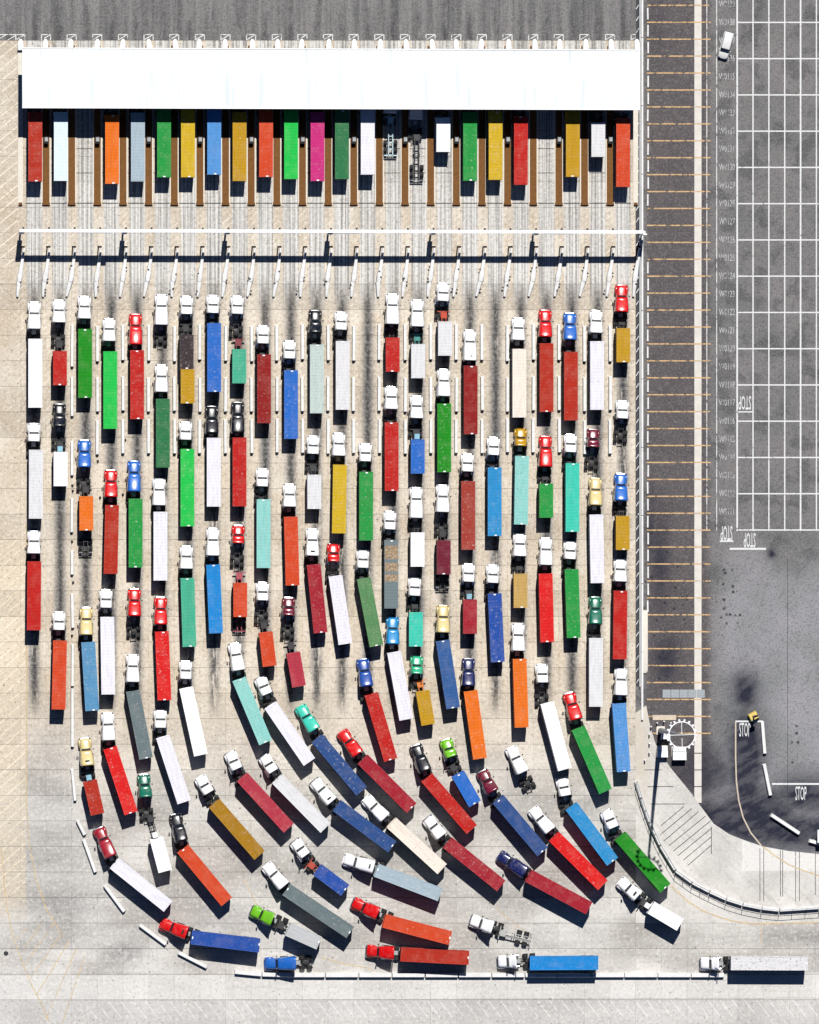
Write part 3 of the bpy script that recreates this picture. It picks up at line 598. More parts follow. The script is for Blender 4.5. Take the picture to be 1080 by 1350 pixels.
# --- tractor meshes
TL = {'day': 3.1, 'mid': 3.9, 'sleeper': 4.7, 'long': 5.3}
TM = {}
for kind, L in TL.items():
    hl = 1.45 if kind == 'day' else (1.6 if kind == 'mid' else 1.8); m = {}
    m['hood'] = MB().loft([(0.0, 1.35, .75, 1.25), (-.10, 1.62, .7, 1.48), (-.35, 1.78, .7, 1.62), (-.8, 1.86, .7, 1.76), (-hl + .2, 1.95, .7, 1.92), (-hl, 2.0, .7, 1.96)], 4.2, 14).mesh('hood', M['cab'])
    m['windshield'] = MB().loft([(-hl + .04, 1.62, 1.5, 2.00), (-hl - .32, 1.80, 1.5, 2.76)], 7, 12).mesh('windshield', M['glass'])
    ce = -L if kind == 'day' else -hl - 1.25
    m['cab'] = MB().loft([(-hl + .02, 1.98, .8, 1.97), (-hl - .36, 2.08, .8, 2.72), (-hl - .62, 2.14, .8, 2.90), (ce + .3, 2.2, .8, 2.99), (ce + .06, 2.2, .8, 2.97), (ce, 2.1, .8, 2.86)], 6, 14).mesh('cab', M['cab'])
    if kind != 'day':
        m['sleeper'] = MB().loft([(-hl - .78, 1.7, 2.5, 2.93), (-hl - 1.0, 2.1, 2.4, 3.06), (-hl - 1.28, 2.32, .95, 3.22), ((-hl - 1.28 - L) / 2, 2.40, .85, 3.62), (-L + .25, 2.48, .85, 3.86), (-L + .05, 2.50, .85, 3.88), (-L, 2.46, .85, 3.82)], 6, 14).mesh('sleeper', M['cab'])
    else:
        m['roof_fairing'] = MB().loft([(-hl - .75, 1.2, 2.8, 2.93), (-L + .35, 1.7, 2.8, 3.35), (-L + .08, 1.9, 2.8, 3.5), (-L + .04, 1.85, 2.8, 3.45)], 5, 12).mesh('roof_fairing', M['cab'])
    m['hl'] = hl; TM[kind] = m
FEND = {s: MB().loft([(-.08, .30, .55, .85), (-.22, .50, .5, 1.05), (-.75, .56, .5, 1.22), (-1.25, .50, .5, 1.12), (-1.6, .34, .5, .85)], 3.2, 10, s * .93).mesh('fender', M['cab']) for s in (-1, 1)}
BUMP = MB().loft([(.16, 1.7, .35, .75), (.06, 2.2, .32, .8), (-.25, 2.36, .32, .8)], 8, 10).mesh('bumper', M['chrome']); BUMPK = MB().loft([(.16, 1.7, .35, .75), (.06, 2.2, .32, .8), (-.25, 2.36, .32, .8)], 8, 10).mesh('bumper', M['cab'])
HEAD = {s: MB().box((s * .86, -.02, .88), (.3, .22, .22), -s * .5, (.8, .6)).mesh('headlight', M['chrome']) for s in (-1, 1)}
MIRR = {s: MB().box((s * 1.36, 0, 1.7), (.16, .22, .75)).box((s * 1.2, 0, 2.3), (.32, .05, .05)).mesh('mirror', M['black']) for s in (-1, 1)}
STACK = MB().cyl((0, 0, .9), (0, 0, 3.75), .09, 8).mesh('exhaust_stack', M['chrome'])
TANK = {s: MB().cyl((s * .98, 0, .72), (s * .98, -1.35, .72), .31, 12).mesh('fuel_tank', M['chrome']) for s in (-1, 1)}
TANKK = {s: MB().cyl((s * .98, 0, .72), (s * .98, -1.35, .72), .31, 12).mesh('fuel_tank', M['black']) for s in (-1, 1)}
WF = MB().cyl((-.15, 0, .5), (.15, 0, .5), .5, 16).mesh('wheel', M['rubber']); WR = MB().cyl((-.31, 0, .5), (-.02, 0, .5), .5, 14).cyl((.02, 0, .5), (.31, 0, .5), .5, 14).mesh('dual_wheel', M['rubber'])
FIFTH = MB().loft([(.45, .7, 1.0, 1.12), (.1, .95, 1.0, 1.16), (-.35, .9, 1.0, 1.13), (-.55, .4, 1.0, 1.1)], 9, 8).mesh('fifth_wheel', M['black'])
HATCH = MB().box((0, 0, 0), (.75, .32, .05)).mesh('roof_hatch', M['black'])
DECK = MB().box((0, 0, 1.0), (.75, .8, .03)).mesh('deck_plate', M['steel'])
AXLE = MB().cyl((-.95, 0, .5), (.95, 0, .5), .08, 8).mesh('axle', M['black'])
FRA = {}
def frame_mesh(L):
    k = round(L, 1)
    if k not in FRA:
        mb = MB()
        for s in (-1, 1): mb.box((s * .42, -k / 2 - .25, .72), (.1, k - .5, .28))
        n = int(k / .8)
        for i in range(n): mb.box((0, -.6 - i * (k - .8) / max(1, n - 1), .78), (.86, .1, .16))
        FRA[k] = mb.mesh('frame', M['black'])
    return FRA[k]
CHA = {}
def chassis_mesh(L):
    k = round(L, 1)
    if k not in CHA:
        mb = MB()
        for s in (-1, 1): mb.box((s * .36, -k / 2, .88), (.13, k, .30))
        n = int(k / 1.1)
        for i in range(n + 1): mb.box((0, -.08 - i * (k - .16) / n, .95), (1.0 if 0 < i < n else 2.36, .15, .23))
        mb.box((0, -.7, 1.05), (1.1, 1.0, .12))
        CHA[k] = mb.mesh('trailer_frame', M['chassis'])
    return CHA[k]
LAND = MB().box((-.55, 0, .25), (.14, .14, .8)).box((.55, 0, .25), (.14, .14, .8)).box((0, 0, .6), (1.1, .08, .08)).mesh('landing_gear', M['steel'])
FLAP = MB().box((0, 0, .25), (.62, .04, .7)).mesh('mud_flap', M['white']); FLAPK = MB().box((0, 0, .25), (.62, .04, .7)).mesh('mud_flap', M['black'])
BAR = MB().box((0, 0, .5), (2.3, .1, .14)).mesh('rear_bumper', M['white'])
GENS = MB().box((0, 0, 1.2), (.95, .95, .9), top=(.96, .96)).mesh('generator', M['chassis'])
# --- container meshes
CONT = {}
def cont_mesh(L, H):
    k = (L, H)
    if k in CONT: return CONT[k]
    Wd = 2.44; mb = MB(); pit = .56; n = int(round((L - .3) / pit)); prof = [(0, 0)]
    ys = []; st = (L - .3) / n
    for i in range(n):
        y0 = -.15 - i * st
        ys += [(y0, 0), (y0 - st * .38, 0), (y0 - st * .5, -.008), (y0 - st * .88, -.008)]
    ys.append((-.15 - n * st, 0))
    z = H - .035; hw = Wd / 2 - .05
    vs_ = []
    for y_, dz in ys: vs_ += [(-hw, y_, z + dz), (hw, y_, z + dz)]
    mb.add(vs_, [(2 * i, 2 * i + 2, 2 * i + 3, 2 * i + 1) for i in range(len(ys) - 1)])
    for s in (-1, 1):
        vs_ = []
        for y_, dz in ys: vs_ += [(s * (hw + dz * 4.2), y_, .12), (s * (hw + dz * 4.2), y_, H - .03)]
        f = [(2 * i, 2 * i + 2, 2 * i + 3, 2 * i + 1) for i in range(len(ys) - 1)]
        mb.add(vs_, f if s < 0 else [q[::-1] for q in f])
    mb.box((0, -L / 2, .02), (Wd - .1, L - .2, .12)); mb.box((0, -.12, .1), (Wd - .2, .06, H - .14))
    body = mb.mesh('body', M['cont'])
    fr = MB()
    for s in (-1, 1):
        fr.box((s * (Wd / 2 - .045), -L / 2, H - .11), (.09, L, .11)); fr.box((s * (Wd / 2 - .05), -L / 2, 0), (.10, L, .14))
        for y_ in (-.07, -L + .07): fr.box((s * (Wd / 2 - .08), y_, .0), (.165, .145, H + .008))
    for y_ in (-.06, -L + .06): fr.box((0, y_, H - .13), (Wd - .3, .12, .13)); fr.box((0, y_, 0), (Wd - .3, .12, .12))
    frame = fr.mesh('frame', M['cont'])
    plate = MB()
    door = MB(); door.box((0, 0, .14), (1.06, .05, H - .3))
    for xx in (-.3, .3): door.cyl((xx, -.05, .1), (xx, -.05, H - .12), .025, 6)
    CONT[k] = (body, frame, door.mesh('door', M['cont'])); return CONT[k]
CAST = MB().box((0, 0, 0), (.42, .20, .02)).mesh('roof_plate', M['white'])
def container(col, a, q, label, group=None, wear=.3, patched=False, z0=1.2):
    """a, q: front and rear centre of the roof in photograph pixels"""
    Lp = (Vector(q) - Vector(a)).length; L = 6.06 if Lp < 62 else (12.19 if Lp < 95 else 13.72); H = 2.59 if (random.random() < .35) else 2.75
    A, Q = P(a[0], a[1], z0 + H), P(q[0], q[1], z0 + H); d = (A - Q).to_2d().to_3d(); mid = (A + Q) / 2; dn = d.normalized()
    f = mid + dn * (L / 2); f.z = z0; rz = math.atan2(dn.y, dn.x) - math.pi / 2
    t = tag(empty('shipping_container', f, rz), label, 'container', group)
    bo, fr, dr = cont_mesh(L, H); c = pc(col, wear); lite = tuple(min(.86, v * 1.12 + .015) for v in c[:3]) + (wear,)  # frame colour brightened: sunlit rail edges painted into it
    B = obj('body', bo, t, color=c); Fm = obj('frame', fr, t, color=lite)
    if patched:
        for o in (B,):
            o.material_slots[0].link = 'OBJECT'; o.material_slots[0].material = M['patched']
    for s in (-1, 1): obj('door', dr, t, (s * .55, -L + .04, 0), color=c)
    if random.random() < .55: obj('roof_plate', CAST, t, (random.uniform(-.1, .25), -L + .12, H + .003))
    if random.random() < .4: obj('roof_plate', CAST, t, (random.uniform(-.1, .25), -.18, H + .003))
    return t, f, rz, dn, L
def truck(cab, f, r, label, group=None, cont=None, ext=0.0, neck=None, chassis=(.02, .02, .023), box=None, hatch=False, tail=None, chrome=None):
    """f, r: front and rear of the painted cab in photograph pixels; cont = (front point, direction, length)"""
    z = 2.4; A, Q = P(f[0], f[1], 1.2), P(r[0], r[1], 3.0 if True else z); dn = (A - Q).to_2d().to_3d(); Lm = dn.length; dn.normalize()
    kind = min(TL, key=lambda k: abs(TL[k] - Lm)); L = TL[kind]; m = TM[kind]; hl = m['hl']
    mid = (A + Q) / 2; F = mid + dn * (L / 2); F.z = 0; rz = math.atan2(dn.y, dn.x) - math.pi / 2
    t = tag(empty('semi_truck', F, rz), label, 'truck', group)
    if cont:
        cf, cdn, cL = cont; gap = (cf - F).to_2d().length
        fw = 0.0 if cL > 7 else (1.9 if neck is None else neck)
        Lf = max(L + 2.3, min(gap + (1.5 if cL > 7 else -.1), L + 4.6))
    else: Lf = max(L + 2.6, ((P(*tail) - F).to_2d().length if tail else L + 3.2))
    c = pc(cab, .0)
    obj('hood', m['hood'], t, color=c); obj('cab', m['cab'], t, color=c); obj('windshield', m['windshield'], t)
    if kind == 'day': obj('roof_fairing', m['roof_fairing'], t, color=c)
    else:
        sl = obj('sleeper', m['sleeper'], t, color=c)
        if hatch: obj('roof_hatch', HATCH, t, (0, -L + .75, 3.72)).rotation_euler.x = .2
    shiny = (random.random() < .4) if chrome is None else chrome
    obj('bumper', BUMP if shiny else BUMPK, t, color=c)
    for s in (-1, 1):
        obj('fender', FEND[s], t, color=c); obj('headlight', HEAD[s], t); obj('mirror', MIRR[s], t, (0, -hl - .15, 0))
        obj('fuel_tank', TANK[s] if shiny else TANKK[s], t, (0, (-hl - .9), 0))
        obj('wheel', WF, t, (s * 1.0, -.85, 0))
        for dy in (.72, 2.02): obj('dual_wheel', WR, t, (s * .92, -Lf + dy, 0))
    for s in ((-1, 1) if shiny or random.random() < .4 else (1,)): obj('exhaust_stack', STACK, t, (s * 1.02, -L - .14, 0))
    obj('frame', frame_mesh(Lf), t); obj('fifth_wheel', FIFTH, t, (0, -Lf + 1.35, 0)); obj('deck_plate', DECK, t, (0, -L - .55, .0))
    for dy in (.72, 2.02): obj('axle', AXLE, t, (0, -Lf + dy, 0))
    if cont:
        ch = obj('trailer_frame', chassis_mesh(cL + fw + ext), t, color=(*chassis, .3))
        base = cf + cdn * fw; base.z = 0; Mi = Matrix.Translation(F) @ Matrix.Rotation(rz, 4, 'Z')
        crz = math.atan2(cdn.y, cdn.x) - math.pi / 2
        loc = Mi.inverted() @ base; ch.location = loc; ch.rotation_euler = (0, 0, crz - rz)
        LL = cL + fw + ext
        for s in (-1, 1):
            for dy in (1.0, 2.3): obj('dual_wheel', WR, ch, (s * .92, -LL + dy, 0))
            obj('mud_flap', FLAP if ext and chassis[0] < .1 else FLAPK, ch, (s * .9, -LL + .3, 0))
        obj('landing_gear', LAND, ch, (0, -LL * .28 - 1.2, 0)); obj('rear_bumper', BAR, ch, (0, -LL + .02, 0))
        if box: obj('generator', GENS, ch, (0, -fw + .55, 0), color=pc(box))
    return t

# lane: list of (cab, x, front, rear, container colour, x0, y0, x1, y1, options)
LN = {
 1: [('W', 45.4, 400, 432, 'W', 46.7, 447, 46.7, 537), ('W', 45, 558.7, 582, 'DW', 47.6, 593.7, 47.4, 683, dict(w=.5)), ('W', 45, 700, 730, 'R', 45.5, 740, 44.8, 831)],
 2: [('W', 78, 397, 424, 'R', 79.3, 463.5, 79.3, 507), ('K', 78.5, 533, 562, 'W', 80, 596, 80, 640.6, dict(box='PB')), ('W', 78, 807, 831, 'RO', 79.4, 846, 77.4, 934)],
 3: [('W', 111.5, 391, 420, 'KG', 112.5, 434, 112.5, 524), ('B', 111.5, 580.7, 615.7, 'O', 114, 654.4, 114, 699, dict(ext=4.2)), ('CM', 114, 802.5, 835.7, 'ST', 116.5, 848, 121.8, 935.5)],
 4: [('W', 144, 419.5, 450.6, 'BG', 145.6, 463.5, 145.6, 565), ('BRT', 146.4, 619, 656, 'BR', 148, 666.7, 146, 755.6), ('W', 140, 777.4, 802, 'LW', 141.6, 814, 143, 915)],
 5: [('BRT', 179, 415.5, 453, 'R', 181, 463.5, 181, 550.6), ('B', 177, 608, 648, 'G', 179, 658.5, 179, 747), ('BRT', 177.5, 776, 812.7, None, 177.5, 843), ('W', 175.3, 863.6, 899, 'GY', 175.6, 912.5, 192.5, 998.4)],
 6: [('W', 213, 390, 427, None, 213, 458), ('W', 213, 483, 515.4, 'DG', 215, 527, 215, 615), ('W', 210, 631, 666, 'LW', 211.7, 675, 211.7, 765), ('BRT', 212, 788, 823, 'BRT', 213.7, 834, 217, 921.7)],
 7: [('W', 246.3, 390, 415.6, 'DK', 246.3, 419, 246.3, 486, dict(two='GO')), ('W', 245, 557.7, 579, 'BG', 247.3, 593, 247.3, 692.7), ('W', 246, 720.6, 749.5, 'TE', 247.3, 762.8, 250, 852), ('W', 245, 872, 895, 'W', 245.6, 907, 265, 995.4)],
 8: [('W', 281, 391, 411.7, 'B', 282.6, 427, 282.6, 515.4, dict(w=.45)), ('K', 279.5, 536, 571, 'LW', 282, 578, 282, 667), ('W', 281, 697.6, 732, 'AZ', 281.3, 745.5, 285, 833.7)],
 9: [('W', 313, 391, 414, 'TE', 315.6, 461, 315.6, 504.5, dict(ch=(.16, .02, .03))), ('K', 313.7, 531, 570, 'R', 316, 577.4, 316, 667), ('BRT', 314.5, 692.7, 716.6, 'RO', 317, 769, 317, 812.7, dict(ch=(.3, .05, .07), ext=2.6))],
 10: [('W', 347, 429, 454, 'DR', 348.4, 468, 348.4, 557), ('W', 346, 619, 640.6, 'AQ', 347.7, 660.5, 347.7, 746.5), ('W', 346.5, 769, 791, 'RO', 350.6, 833.7, 355.7, 878)],
 11: [('W', 382, 450, 472.6, 'B', 384, 489.5, 384, 577), ('W', 382, 638, 668.7, 'RO', 383.6, 682, 386, 771), ('MA', 381, 787, 812.7, 'PK', 387, 861.6, 394.4, 904)],
 12: [('K', 416, 409, 439, 'PG', 418, 456, 418, 543, dict(w=.55)), ('W', 413, 575.4, 598.4, 'DW', 414.6, 626, 414.6, 670.7, dict(w=.5)), ('W', 412, 697, 733, 'CR', 413.7, 744.4, 423, 834, dict(h=1))],
 13: [('W', 450, 413, 433.7, 'DW', 452, 450.6, 452, 539, dict(w=.5)), ('W', 447, 571, 601.5, 'Y', 448.5, 613.7, 447, 702, dict(w=.5)), ('BRT', 440, 716.6, 741, 'LW', 442.4, 759.7, 455.6, 848.7)],
 14: [('W', 482, 585, 608.6, 'G', 483, 623, 483, 711.5, dict(w=.62)), ('W', 478.7, 724.7, 749.5, 'SG', 480, 763.8, 496.4, 850.4), ('RB2', 481, 870.7, 903, 'R', 490.3, 916.6, 515, 1000.5, dict(bend=1))],
 15: [('W', 517.6, 389, 426, 'R', 518, 445, 518, 490), ('W', 516, 510, 539.4, 'R', 516.6, 557.7, 516.6, 646), ('W', 514.3, 677, 696, 'GY', 516, 712.5, 516, 801.5, dict(patched=1)), ('SB', 518, 814.7, 848, 'LW', 519.8, 860.5, 535.7, 947.5)],
 16: [('W', 550.4, 395, 431, 'DW', 551.5, 454, 551.5, 498, dict(w=.45, ch=(.03, .2, .18))), ('W', 549.5, 521, 552.6, 'B', 551, 580.7, 551, 623, dict(box='PB')), ('W', 549, 644, 682, 'W', 550.7, 702, 550.7, 747), ('W', 547, 763.8, 784, 'T', 548.6, 807.6, 548.6, 852), ('MT', 550, 865.6, 888, 'GO', 557.5, 912.5, 564.6, 954, dict(ch=(.5, .14, .02)))],
 17: [('W', 584.5, 375, 396, 'DW', 587, 424, 587, 468.7, dict(ch=(.4, .04, .01))), ('W', 585.4, 487.6, 522, 'KG', 586, 533, 586, 621.4), ('W', 584, 640, 675, 'MA', 585.3, 713.5, 585.3, 756, dict(ext=2.6)), ('CM', 584.5, 799.4, 833, 'DB', 584, 845, 597.6, 933)],
 18: [('W', 619.7, 437, 474, 'DR', 620.8, 483.5, 620.8, 571, dict(h=1)), ('W', 616.6, 598.4, 622, 'RB', 617.6, 635.7, 617.6, 723.3, dict(w=.5)), ('W', 618, 743, 768, 'CR', 620, 791, 620, 835, dict(box='PB')), ('NV', 618, 869.7, 903, 'O', 620.6, 911.5, 633, 999.5)],
 19: [('W', 651, 576.6, 600.5, 'SB', 652.4, 617.8, 652.4, 705), ('W', 650, 745, 769, 'RB2', 652.4, 783.5, 656.5, 871.8)],
 20: [('W', 683.6, 421, 446.7, 'CW', 685, 461.7, 685, 548.5), ('GO', 687, 565, 588, 'AQ', 688.5, 601.5, 687, 691, dict(w=.55)), ('W', 685.5, 704, 733, 'TN', 686.5, 756.7, 686.5, 801), ('W', 683.5, 822, 858.5, 'O', 685.4, 869.7, 688, 958)],
 21: [('BRT', 719.3, 408.6, 444.6, 'BR', 720.8, 454, 720.8, 541.4), ('BRT', 719.6, 576, 614.7, 'G', 720.4, 638, 720.4, 682), ('W', 720, 709.5, 745, 'BRT', 719.6, 756.7, 721.7, 846), ('W', 715, 876.4, 900, 'W', 721.7, 926.8, 745, 1014.7, dict(bend=.3))],
 22: [('B', 751.8, 413.5, 447, 'BR', 753, 466, 753, 552), ('W', 752.5, 572, 597.4, 'T', 755, 611.7, 755, 700), ('W', 752, 714.5, 736.7, 'G', 753.9, 751.6, 756.7, 839.8)],
 23: [('W', 786.3, 411, 437.6, 'LW', 787.4, 450.6, 787.4, 539.4), ('MA', 782.6, 567, 589, None, 782.6, 622), ('CM', 785.4, 631, 665.7, 'LW', 786.4, 679, 788, 768), ('TG', 785.4, 788, 822, 'DW', 786, 842, 786, 931)],
 24: [('BRT', 820, 376.7, 410.4, 'GO', 822, 433, 822, 477), ('W', 821, 529, 551.6, None, 821, 586), ('B', 819, 624, 660.6, 'GO', 821.3, 680, 821.3, 725), ('W', 818, 737, 767, 'R', 818.4, 780, 817.4, 868), ('W', 819, 882, 915.6, 'LB', 816.4, 929, 822.5, 1015.7, dict(w=.5))],
}
# trucks in the curving queue: (cab, fx, fy, rx, ry, colour, x0, y0, x1, y1, where, options)
CV = [
 ('CM', 111.6, 973, 116, 1009.6, 'BR', 119, 1030, 128.7, 1073, 'beside the left barriers', dict(box='PB', h=1)),
 ('CR', 130.4, 1093, 146, 1128, 'LW', 153.3, 1140, 219.8, 1193.3, 'beside the left barrier curve', {}),
 ('BRT', 213, 1218, 245.5, 1230, 'RB2', 253.3, 1236, 342, 1246.7, 'at the bottom left bend', dict(h=1)),
 ('B', 351, 1271, 389, 1270, None, 413, 1270, 0, 0, 'alone against the bottom wall', {}),
 ('W', 142, 940, 144, 976, 'BRT', 145.6, 987, 172.7, 1071, 'near the left barriers', {}),
 ('TG', 189.4, 1020, 192.5, 1052, 'W', 207, 1107, 217.6, 1147, 'in the lower left bend', dict(box='W', ext=.0, neck=4.2)),
 ('W', 211.5, 937, 211.8, 958.7, 'LW', 215, 972, 242.8, 1057, 'where the left queue begins to bend', {}),
 ('K', 231.4, 1074, 239.5, 1108, 'RO', 241.6, 1119.4, 299, 1188.7, 'in the lower left bend', {}),
 ('W', 264, 1026, 275, 1044, 'MU', 284.4, 1061, 341, 1126, 'in the lower left bend', {}),
 ('W', 351, 1141, 374.4, 1168, 'GY', 378, 1173, 461.6, 1229, 'above the lime truck', {}),
 ('LM', 333, 1201, 358, 1212, 'LG', 381, 1225.6, 420, 1243, 'above the blue lone tractor', {}),
 ('W', 308.8, 849, 315, 883, 'AQ', 316, 897, 349.7, 977.4, 'at the start of the bend', dict(w=.5)),
 ('W', 302.7, 992, 313, 1014, 'PK', 321, 1026, 380, 1090.7, 'above the mustard container', {}),
 ('W', 342.4, 893, 352.6, 915.6, 'LW', 357.7, 931, 407.4, 1003.5, 'right of the pale aqua container', {}),
 ('W', 348.5, 998.4, 359.7, 1015.7, 'DW', 366.9, 1028, 428.4, 1090.7, 'right of the rose red container', dict(w=.5)),
 ('W', 390, 1111, 401.5, 1126, 'RB2', 419, 1146.7, 455.6, 1174, 'above the grey container', dict(ch=(.35, .04, .02))),
 ('T', 396.4, 933, 413.7, 960.7, 'NB', 419.8, 975, 476, 1042, 'left of the bright red cab', {}),
 ('W', 414.5, 1030, 437, 1056, 'NB', 444.4, 1062, 518, 1117, 'just above the silver blue container', dict(h=1)),
 ('W', 454.4, 1133, 492, 1143, 'SG2', 497.8, 1147.8, 579.3, 1179, 'in the middle of the bottom bend', dict(w=.5, h=1)),
 ('BRT', 465.5, 1190, 497.8, 1204.4, 'RO', 507.8, 1214.4, 593, 1236.7, 'slanting above the bottom wall', {}),
 ('BRT', 483, 1254, 519.6, 1256.7, 'BR', 529, 1258.4, 617.8, 1263, 'level along the bottom wall', {}),
 ('BRT', 451.6, 966, 471, 993, 'CR', 480, 1002.5, 542, 1064.6, 'in the middle of the bend', {}),
 ('W', 483, 1053.4, 506.6, 1077, 'CW', 516.8, 1085, 583, 1145.6, 'in the middle of the bend', dict(w=.55)),
 ('K', 548, 983, 560.6, 1015.7, 'R', 563.6, 1026, 621.7, 1093, 'in the middle of the bend', {}),
 ('W', 562.6, 1078, 583, 1103, 'CR', 591, 1111.5, 661, 1168, 'in the middle of the bend', {}),
 ('NV', 659, 1128, 692, 1150, 'CR', 699, 1155.6, 775.6, 1196.7, 'in the bottom right bend', {}),
 ('W', 620, 1213, 650, 1223, None, 689, 1236, 0, 0, 'above the azure container', dict(bare=1)),
 ('W', 656, 1269, 682, 1268, 'AZ', 700, 1270, 787.8, 1269.6, 'level along the bottom wall', {}),
 ('LM', 588, 977, 595, 996, 'B', 605, 1022, 625.7, 1058.5, 'right of the black cab', {}),
 ('MA', 636, 1018, 649, 1042, 'NB', 658.5, 1055.5, 714.5, 1121.7, 'right of the lime cab', {}),
 ('W', 673.8, 987, 689, 1016.8, None, 695, 1044, 0, 0, 'alone between orange and white containers', {}),
 ('W', 741, 1027, 746, 1048, 'SB', 754, 1063.6, 807.8, 1136, 'in the right bend', {}),
 ('W', 702, 1066.7, 725.7, 1095, 'BRT', 731.9, 1104, 794.4, 1166.7, 'in the right bend', {}),
 ('BRT', 750, 913.5, 760, 948.5, 'G', 763.4, 961.8, 798, 1042, 'in the upper right bend', {}),
 ('W', 799, 1069.7, 809, 1091, 'KG', 819.4, 1104, 876.7, 1170, 'beside the curved wall', {}),
 ('W', 816.7, 1161, 842, 1182, 'W', 859, 1196.7, 896.7, 1219, 'below the curved wall', dict(h=1, box='W')),
 ('W', 923, 1271, 949, 1271, 'DW', 964.4, 1270, 1064.4, 1270.4, 'at the bottom right of the photograph', dict(w=.72)),
]
seen = {}
def uniq(lb):
    if lb in seen: print('DUPLICATE LABEL', lb)
    seen[lb] = 1; return lb
def size(a, q): return 'short' if (Vector(q) - Vector(a)).length < 62 else 'long'
for ln, rows in LN.items():
    for k, row in enumerate(rows):
        cab, cx_, fy, ry, cc_ = row[:5]; o = row[-1] if isinstance(row[-1], dict) else {}; nm = PAL[cab][1]; pos = '%s in %s' % (ORD[k], lane_name(ln))
        fx = cx_; rx = cx_
        if o.get('bend'): fx -= 2.5 * o['bend']; rx += 2.5 * o['bend']
        if cc_ is None:
            truck(cab, (fx, fy), (rx, ry), uniq('%s tractor unit without a trailer, %s' % (nm, pos)), 'trucks queueing in the lanes', tail=(row[5], row[6])); continue
        a, q = (row[5], row[6]), (row[7], row[8])
        if o.get('two'):
            t, f, rz, dn, L = container(cc_, (a[0], 441.5), (a[0], 486), uniq('short dark brown container ahead of a gold one, %s' % pos), 'containers in the queue', .5)
            container(o['two'], (247.6, 487.5), (247.6, 531), uniq('short gold container behind a dark one, %s' % pos), 'containers in the queue', .5)
            truck(cab, (fx, fy), (rx, ry), uniq('%s semi truck hauling dark and gold containers, %s' % (nm, pos)), 'trucks queueing in the lanes', (f, dn, L), ext=6.2); continue
        sz = size(a, q); cn = PAL[cc_][1]
        t, f, rz, dn, L = container(cc_, a, q, uniq('%s %s container behind the %s cab, %s' % (sz, cn, nm, pos)), 'containers in the queue', o.get('w', random.choice([.12, .25, .34, .40, .46])), o.get('patched'))
        truck(cab, (fx, fy), (rx, ry), uniq('%s semi truck hauling a %s %s container, %s' % (nm, sz, cn, pos)), 'trucks queueing in the lanes', (f, dn, L), o.get('ext', 0), o.get('neck'), o.get('ch', (.02, .02, .023)), o.get('box'), o.get('h'))
for row in CV:
    cab, fx, fy, rx, ry, cc_, x0, y0, x1, y1, where, o = row; nm = PAL[cab][1]
    if cc_ is None:
        if o.get('bare'):
            f = P(654, 1228); e = P(690, 1236.5); dn = (f - e).normalized()
            truck(cab, (fx, fy), (rx, ry), uniq('%s semi truck pulling an empty grey chassis %s' % (nm, where)), 'trucks in the curving queue', (f - dn * .5, dn, 5.9), chassis=(.34, .34, .33), neck=0.0)
        else: truck(cab, (fx, fy), (rx, ry), uniq('%s tractor unit without a trailer, %s' % (nm, where)), 'trucks in the curving queue', tail=(x0, y0))
        continue
    sz = size((x0, y0), (x1, y1)); cn = PAL[cc_][1]
    t, f, rz, dn, L = container(cc_, (x0, y0), (x1, y1), uniq('%s %s container behind the %s cab %s' % (sz, cn, nm, where)), 'containers in the queue', o.get('w', random.choice([.12, .25, .34, .42])), o.get('patched'))
    truck(cab, (fx, fy), (rx, ry), uniq('%s semi truck hauling a %s %s container %s' % (nm, sz, cn, where)), 'trucks in the curving queue', (f, dn, L), o.get('ext', 0), o.get('neck'), o.get('ch', (.02, .02, .023)), o.get('box'), o.get('h'))
# trucks at the gate, their cabs under the canopy: lane, colour, x, rear y, wear
GT = [(1, 'BR', 46.7, 238.5, .3), (2, 'PW', 80.4, 237.7, .45), (4, 'O', 148, 241.6, .2), (5, 'SG2', 182, 238.5, .3), (6, 'G', 216.5, 233, .3), (7, 'Y', 248, 233, .3), (8, 'LB', 282.6, 229.5, .2), (9, 'GO', 316, 238, .45), (10, 'RO', 351, 232.6, .3), (11, 'BG', 384, 235.4, .15),
      (12, 'MG', 418.8, 238, .3), (13, 'DG', 451, 235.4, .3), (14, 'LW', 485, 229.5, .1), (17, 'W', 584.7, 200, .1), (18, 'G', 620, 237.7, .5), (19, 'Y', 653.6, 236.5, .6), (20, 'R', 687, 243, .3), (22, 'GO', 755.5, 232.6, .15), (23, 'DW', 789, 206.6, .5), (24, 'RO', 821.8, 245.8, .35)]
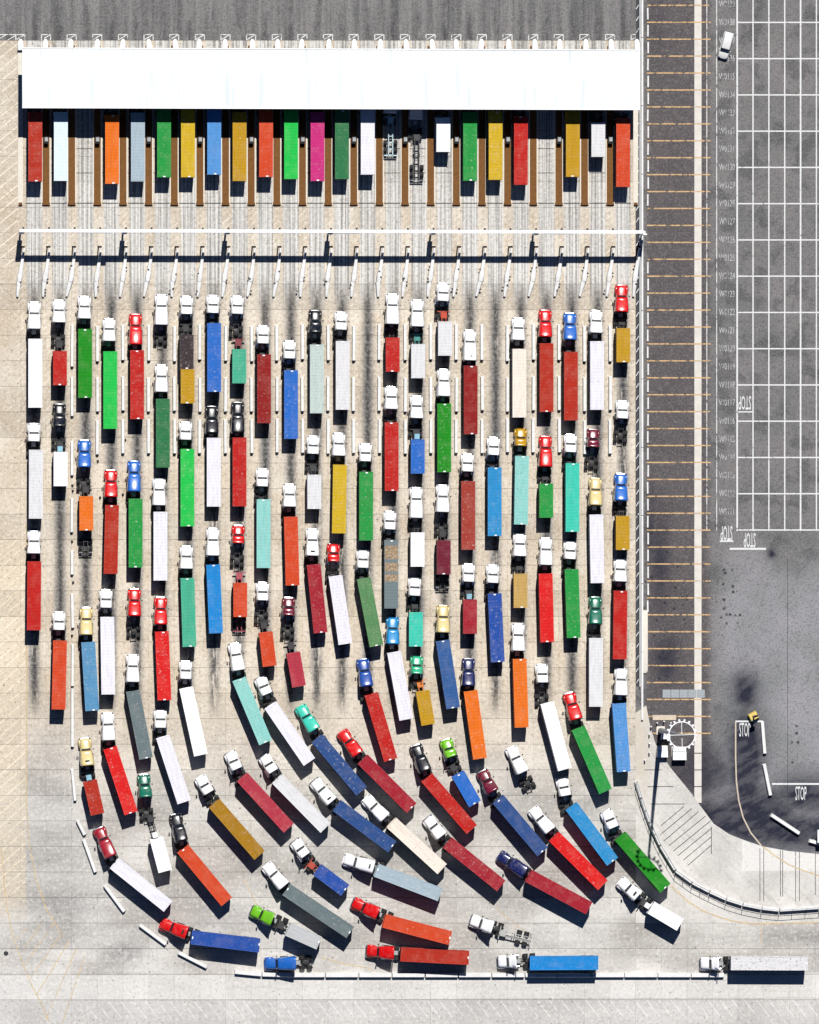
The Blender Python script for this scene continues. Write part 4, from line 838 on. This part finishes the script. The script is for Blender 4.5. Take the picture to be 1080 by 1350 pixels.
for (ln, col, x_, yr, wr) in GT:
    short = ln in (17, 23); Lp = 44.8 if short else 89.5; cn = PAL[col][1]; gl = lane_name(ln).replace('lane', 'gate lane')
    t, f, rz, dn, L = container(col, (x_, yr - Lp), (x_, yr), uniq('%s %s container at the canopy edge in the %s' % ('short' if short else 'long', cn, gl)), 'containers at the gate', wr)
    fy = yr - Lp - (46 if not short else 62); truck(random.choice(['W', 'W', 'B', 'BRT', 'K']), (x_ - 1, fy), (x_ - 1, fy + 31), uniq('semi truck under canopy hauling the %s container, %s' % (cn, gl)), 'trucks under the gate canopy', (f, dn, L))
for (ln, x_, y0, y1, cc_, nm) in ((15, 514.5, 168, 205.5, (.45, .62, .66), 'pale blue'), (16, 549, 176, 238, (.03, .03, .035), 'dark')):
    f = P(x_, y0); e = P(x_, y1); dn = (f - e).normalized(); L = (f - e).length
    gl = lane_name(ln).replace('lane', 'gate lane')
    truck('W', (x_, y0 - 52), (x_, y0 - 20), uniq('semi truck with an empty %s chassis, %s' % (nm, gl)), 'trucks under the gate canopy', (f, dn, L), chassis=cc_)
tag(obj('manhole_cover', MB().cyl((0, 0, .0), (0, 0, .012), .42, 20).mesh('manhole_cover', M['black']), None, P(8, 1257)), 'dark round manhole cover in the bottom left corner', 'manhole cover')
# small scattered kit: dark cones at the barrier ends of the left run
cone = MB().box((0, 0, 0), (.42, .42, .05)).cyl((0, 0, .05), (0, 0, .75), .17, 10, .04).mesh('traffic_cone', M['black'])
for k, p_ in enumerate([(132, 656), (165, 580), (95.5, 640), (96, 647), (95, 714), (96.5, 768), (95, 838), (129, 608), (162, 652), (247, 815)]):
    tag(obj('traffic_cone', cone, None, P(*p_)), 'small dark marker cone %s' % ['right of the orange container in the third lane from left', 'between red and blue cabs of the fourth and fifth lanes', 'in the left barrier run beside the orange container', 'in the left barrier run, just south of another cone', 'in the left barrier gap beside the white flaps', 'in the left barrier gap below the orange chassis', 'in the left barrier gap beside the cream cab', 'right of the blue cab in the third lane', 'left of the blue cab in the fifth lane', 'beside the turquoise container in the seventh lane'][k], 'cone', 'dark marker cones between the left lanes')
